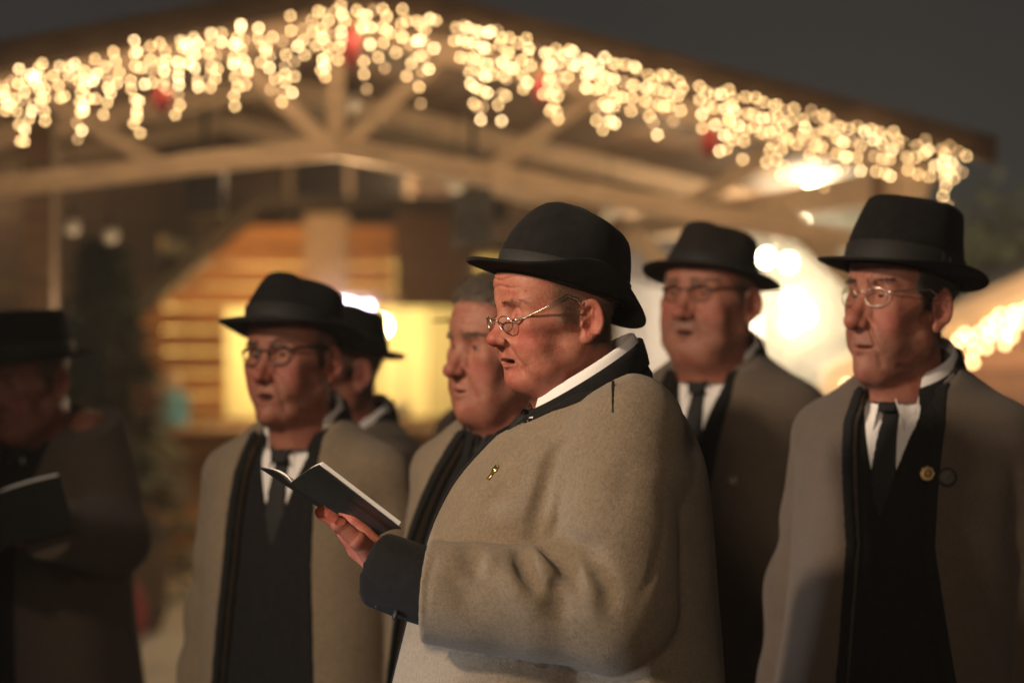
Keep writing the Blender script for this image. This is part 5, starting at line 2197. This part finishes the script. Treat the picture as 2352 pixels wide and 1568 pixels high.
def others():
    out = {}
    hatm = (M['felt'], M['ribbon'])
    # right edge, tallest hat
    out['B'] = make_person('tall man at the right edge with wire glasses, brown coat and two lapel pins', SING, dict(
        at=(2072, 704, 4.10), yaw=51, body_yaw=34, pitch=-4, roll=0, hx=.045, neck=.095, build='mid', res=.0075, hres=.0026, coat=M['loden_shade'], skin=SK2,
        opts=dict(seed=12, wid=1.02, open=[(0, .058), (-.10, .075), (-.3, .062), (-.5, .085), (-1.0, .16)], yc=.012, ycs=-.06, vz=.26, vs=.30, knot=-.052),
        collar=dict(rx=.074, ry=.070, cz=.010, leaf=1.15, tilt=.50),
        head=dict(seed=9, nose=1.18, jowl=.95, open=.0, fold=1.7, lid=.05, long=1.12, wide=.91, hairname='dark', hairc=(.030, .025, .022), fullhair=True, burn=.0, nape=-.06, nhair=2500, hlen=.022, hr=.0004, beard=.22, chinbeard=.25, moustache=.15,
                  hatmats=hatm, hat=dict(prof=FEDORA, tilt=8, z=.056, h=.122, a=.108, b=.092, bf=.052, bb=.048, bs=.040, us=.010, uf=-.012, ub=.004, pinch=.18, dent=.016, front=.0, lean=-.004, band=.036, seed=2),
                  glasses=dict(x=.104, z=.008, w=.0200, h=.0150, r=.0009, gap=.031, sq=2.4, halfrim=False, tilt=.1, tw=1.2, ear=(.010, .076, .026)))))
    # between the front man and the tall one
    out['E'] = make_person('heavy frowning man in glasses and soft grey hat, directly behind the front man\'s back', SING, dict(
        at=(1632, 696, 4.90), yaw=36, body_yaw=30, pitch=-5, roll=0, hx=.045, neck=.092, build='mid', res=.008, hres=.003, coat=M['loden_b'], skin=SK3,
        opts=dict(seed=22, wid=1.05, dep=1.1, open=[(0, .058), (-.10, .066), (-.3, .04), (-.5, .06), (-1.0, .12)], vz=.24, vs=.30, knot=-.060),
        collar=dict(rx=.080, ry=.076, cz=.006, leaf=1.15, tilt=.50),
        head=dict(seed=15, nose=1.15, jowl=1.28, open=.005, fold=1.7, lid=.0, long=1.02, wide=1.10, hairname='grey', hairc=(.30, .235, .165), nhair=1200, hlen=.012, hr=.0005, beard=.2, open2=1, moustache=.45, browname='greybrown', browc=(.22, .15, .10), br=.0005,
                  hatmats=(M['felt_brown'], M['ribbon']), hat=dict(prof=FEDORA, tilt=8, z=.052, h=.094, a=.104, b=.092, bf=.050, bb=.050, bs=.044, us=-.002, uf=-.006, ub=.010, pinch=.42, dent=.032, front=.12, rake=.014, band=.03, seed=8),
                  glasses=dict(x=.104, z=.010, w=.0215, h=.0150, r=.0011, gap=.032, top=1.0, mat='dark_frame', tilt=.1, sq=2.8, tw=1.6))))
    # left of the booklet
    out['C'] = make_person('man singing open-mouthed in dark-rimmed glasses, left of the open booklet', SING, dict(
        at=(676, 836, 4.62), yaw=29, body_yaw=24, pitch=-4, roll=3, hx=.045, neck=.092, build='mid', res=.0078, hres=.0029, coat=M['loden'], skin=SK2,
        opts=dict(seed=31, wid=.98, open=[(0, .056), (-.12, .072), (-.3, .078), (-.5, .095), (-1.0, .17)], yc=.0, ycs=.0, vz=.25, vs=.30, knot=-.064),
        collar=dict(rx=.072, ry=.068, cz=.008, leaf=1.15, tilt=.50),
        head=dict(seed=25, nose=1.0, chin=1.06, jowl=.97, open=.0078, fold=1.7, lid=.05, long=1.0, wide=.96, hairname='brown', hairc=(.09, .065, .05), nhair=1200, hlen=.014, hr=.0004, beard=.1,
                  hatmats=hatm, hat=dict(prof=FEDORA, tilt=12, roll=-2, z=.060, h=.090, a=.108, b=.092, bf=.054, bb=.044, bs=.042, us=.004, uf=-.022, ub=.016, pinch=.42, dent=.034, front=.17, rake=.012, band=.03, seed=11),
                  glasses=dict(x=.104, z=.010, w=.0210, h=.0175, r=.0016, gap=.0315, top=.4, mat='dark_frame', tilt=.1, sq=2.5, tw=1.4))))
    # bareheaded man between C and the front man
    out['F'] = make_person('bareheaded grey-haired man with a dark scarf, half hidden by the front man\'s face', SING, dict(
        at=(1150, 812, 4.32), yaw=52, body_yaw=36, pitch=0, roll=0, hx=.045, neck=.092, build='mid', res=.008, hres=.0028, coat=M['loden'], skin=SK2,
        opts=dict(seed=41, wid=1.0, open=[(0, .11), (-.1, .15), (-.25, .225), (-.5, .30), (-1.0, .35)], yc=.085, trim=.02, vz=.10, vs=.16),
        collar=dict(rx=.080, ry=.076, cz=.014, leaf=1.1), collarmat=M['suit'], ccollar=dict(a0=4, drop=[.09, .09, .085, .08, .07, .06, .055]),
        head=dict(scale=.94, seed=35, nose=1.12, jowl=1.1, open=.002, fold=1.7, lid=.08, gy=-.3, long=1.04, wide=1.0, hairname='greyhair', hairc=(.15, .12, .09), nhair=5200, hlen=.030, hr=.0004, hairline=.078, fullhair=True, browname='greybrown', browc=(.22, .15, .10), br=.0005)))
    # behind the man with dark-rimmed glasses
    out['G'] = make_person('man in a dark hat seen only by cheek and collar, before the yellow hatch', SING, dict(
        at=(780, 858, 5.15), yaw=62, body_yaw=45, pitch=0, roll=0, hx=.045, neck=.09, build='mid', res=.010, tres=.006, hres=.0036, coat=M['loden_b'], skin=SK2,
        opts=dict(seed=51), collar=dict(rx=.074, ry=.070, cz=.008, leaf=1.0),
        head=dict(seed=45, nose=1.0, jowl=1.0, open=.0, hairname='dark', hairc=(.05, .04, .035), nhair=900, hr=.0005,
                  hatmats=hatm, hat=dict(prof=FEDORA, tilt=9, z=.056, h=.088, a=.104, b=.088, bf=.045, bb=.042, bs=.038, us=.004, ub=-.004, uf=-.01, seed=14))))
    # farthest, a brim beside the bareheaded man
    out['H'] = make_person('man hidden behind the bareheaded man, only his black hat brim showing', SING, dict(
        at=(1140, 798, 6.0), yaw=58, body_yaw=40, pitch=0, roll=0, hx=.045, neck=.09, build='mid', res=.012, tres=.008, hres=.0042, coat=M['loden_b'], skin=SK2, front=False,
        opts=dict(seed=61), collar=dict(rx=.074, ry=.070),
        head=dict(seed=55, open=.0, hairname='dark', hairc=(.05, .04, .035), nhair=500, hr=.0006,
                  hatmats=hatm, hat=dict(prof=FEDORA, tilt=5, z=.060, h=.105, a=.106, b=.090, bf=.06, bb=.055, bs=.05, us=.004, seed=17))))
    # far left
    out['D'] = make_person('shadowed man in a black hat at the left edge, looking down at an open book', SING, dict(
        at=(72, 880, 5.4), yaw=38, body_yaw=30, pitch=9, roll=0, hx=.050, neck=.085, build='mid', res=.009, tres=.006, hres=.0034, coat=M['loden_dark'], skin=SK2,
        opts=dict(seed=71, wid=1.03, open=[(0, .07), (-.12, .06), (-.3, .03), (-.5, .04), (-1.0, .08)], vz=.10, vs=.2),
        collar=dict(rx=.072, ry=.066, cz=-.02, leaf=.6),
        arm_l=(W(205, 985, 5.40), W(262, 1235, 5.32), W(105, 1215, 5.02), (.082, .080, .066)),
        arm_r=(W(-60, 985, 5.50), W(-130, 1235, 5.30), W(-40, 1215, 5.02), (.078, .07, .06)),
        hand_l=dict(wrist=W(110, 1232, 5.14), x=np.array([-1, -.1, .1]), back=np.array([.3, -.5, -.8]), curl=[(.2, .3, .3)] * 4, res=.004),
        hand_r=dict(wrist=W(-70, 1232, 5.14), x=np.array([1, -.1, .1]), back=np.array([-.3, -.5, -.8]), curl=[(.2, .3, .3)] * 4, res=.004),
        head=dict(seed=65, nose=1.05, jowl=1.1, open=.0, fold=1.2, lid=-.1, hairname='grey', hairc=(.30, .235, .165), nhair=900, hr=.0005,
                  hatmats=hatm, hat=dict(prof=FEDORA, tilt=6, z=.060, h=.105, a=.108, b=.092, bf=.05, bb=.05, bs=.044, us=.006, pinch=.1, dent=.012, front=.0, seed=23))))
    return out


def book(label, spT, spB, nT, nB, fT, fB, thick_n, thick_f, group=None):
    """open book: spine top/bottom, near half outer edge top/bottom, far half outer edge top/bottom"""
    P = empty('song_book', spB)
    tag(P, label, 'book', group)
    spT, spB, nT, nB, fT, fB = [np.asarray(q, float) - np.asarray(spB, float) for q in (spT, spB, nT, nB, fT, fB)]
    for (oT, oB, th) in ((nT, nB, thick_n), (fT, fB, thick_f)):
        n = np.cross(spT - spB, oB - spB)
        n /= np.linalg.norm(n)
        if n[2] < 0:
            n = -n
        # cover, a little larger than the pages and slightly bowed
        k = 9
        for name, lo, hi, grow, mat in (('cover', -.0022, 0.0, 1.0, M['book_cover']), ('pages', .0004, th, .94, M['paper'])):
            rows = []
            for t in np.linspace(0, 1, k):
                bow = math.sin(math.pi * t) * .006
                a = spB + (oB - spB) * (t * grow)
                b = spT + (oT - spT) * (t * grow)
                m = (a + b) / 2
                sh = 1.0 if name == 'cover' else .95
                a = m + (a - m) * sh
                b = m + (b - m) * sh
                ease = min(1, t * 3.5) if name == 'pages' else 1
                rows.append(np.array([a + n * (lo + bow), b + n * (lo + bow), b + n * (lo + (hi - lo) * ease + bow), a + n * (lo + (hi - lo) * ease + bow)]))
            R = np.array(rows)
            g = MB().grid(R, True)
            g.add(R[0], [(0, 1, 2, 3)])
            g.add(R[-1], [(3, 2, 1, 0)])
            g.build(name, mat, P, False)
    return P


def books():
    m, nt, bs = new_mat('paper')
    bs.inputs['Roughness'].default_value = .85
    tc = nt.nodes.new('ShaderNodeTexCoord')
    f = noise(nt, 700, 2, stretch=(.1, .1, 1))
    nt.links.new(mixc(nt, ramp(nt, f, .3, .7), (.70, .67, .64), (.80, .78, .76)), bs.inputs['Base Color'])
    M['paper'] = m
    M['book_cover'] = simple('black_book_cover', (.022, .022, .021), .45, .2, 60, spec=.4)
    book('open black booklet with white pages in the front man\'s hand', W(668, 1108, 3.50), W(862, 1232, 3.50), W(733, 1066, 3.405), W(922, 1212, 3.405), W(598, 1072, 3.585), W(790, 1200, 3.585), .009, .003)
    book('dark open book in the left man\'s hands', W(-30, 1140, 4.90), W(-6, 1262, 4.99), W(140, 1090, 4.84), W(172, 1212, 4.95), W(-190, 1110, 4.90), W(-170, 1225, 5.0), .012, .008)


def pins(O):
    def button():
        return MB().lathe([(.0, .0025), (.004, .002), (.0085, .0045), (.0115, .0035), (.0120, .001), (.011, -.002)], n=20)
    on_coat(O['E'], 1685, 1100, 4.83, 'horn_button', button, M['horn'])
    def badge():
        g = MB()
        a = np.linspace(0, 2 * math.pi, 9)
        g.lathe([(.0, .0025), (.009, .0025), (.0125, .0045), (.0135, .002), (.0125, -.002)], n=8)
        g.lathe([(.0, .0045), (.004, .004), (.0055, .0025)], n=10)
        return g
    on_coat(O['B'], 2131, 1088, 4.05, 'lapel_pin', badge, M['brass'])
    on_coat(O['B'], 2176, 1096, 4.05, 'lapel_pin', lambda: MB().lathe([(.0, .004), (.005, .0035), (.010, .0045), (.0150, .003), (.016, .001), (.015, -.002)], n=22), M['pewter'])

# ------------------------------------------------------------------ build
build_ground()
build_pavilion()
chalet()
hut()
right_hut()
canvas_tent()
broad_tree()
fir(238, 15.0, 2.2, 'dark fir tree in shadow left of the honey pine hut', 3)
front = front_man()
cast = others()
books()
pins(cast)
place_pavilion_lights()
hang_ornaments()
loudspeaker()
festoon()
steam()
haze(.006)
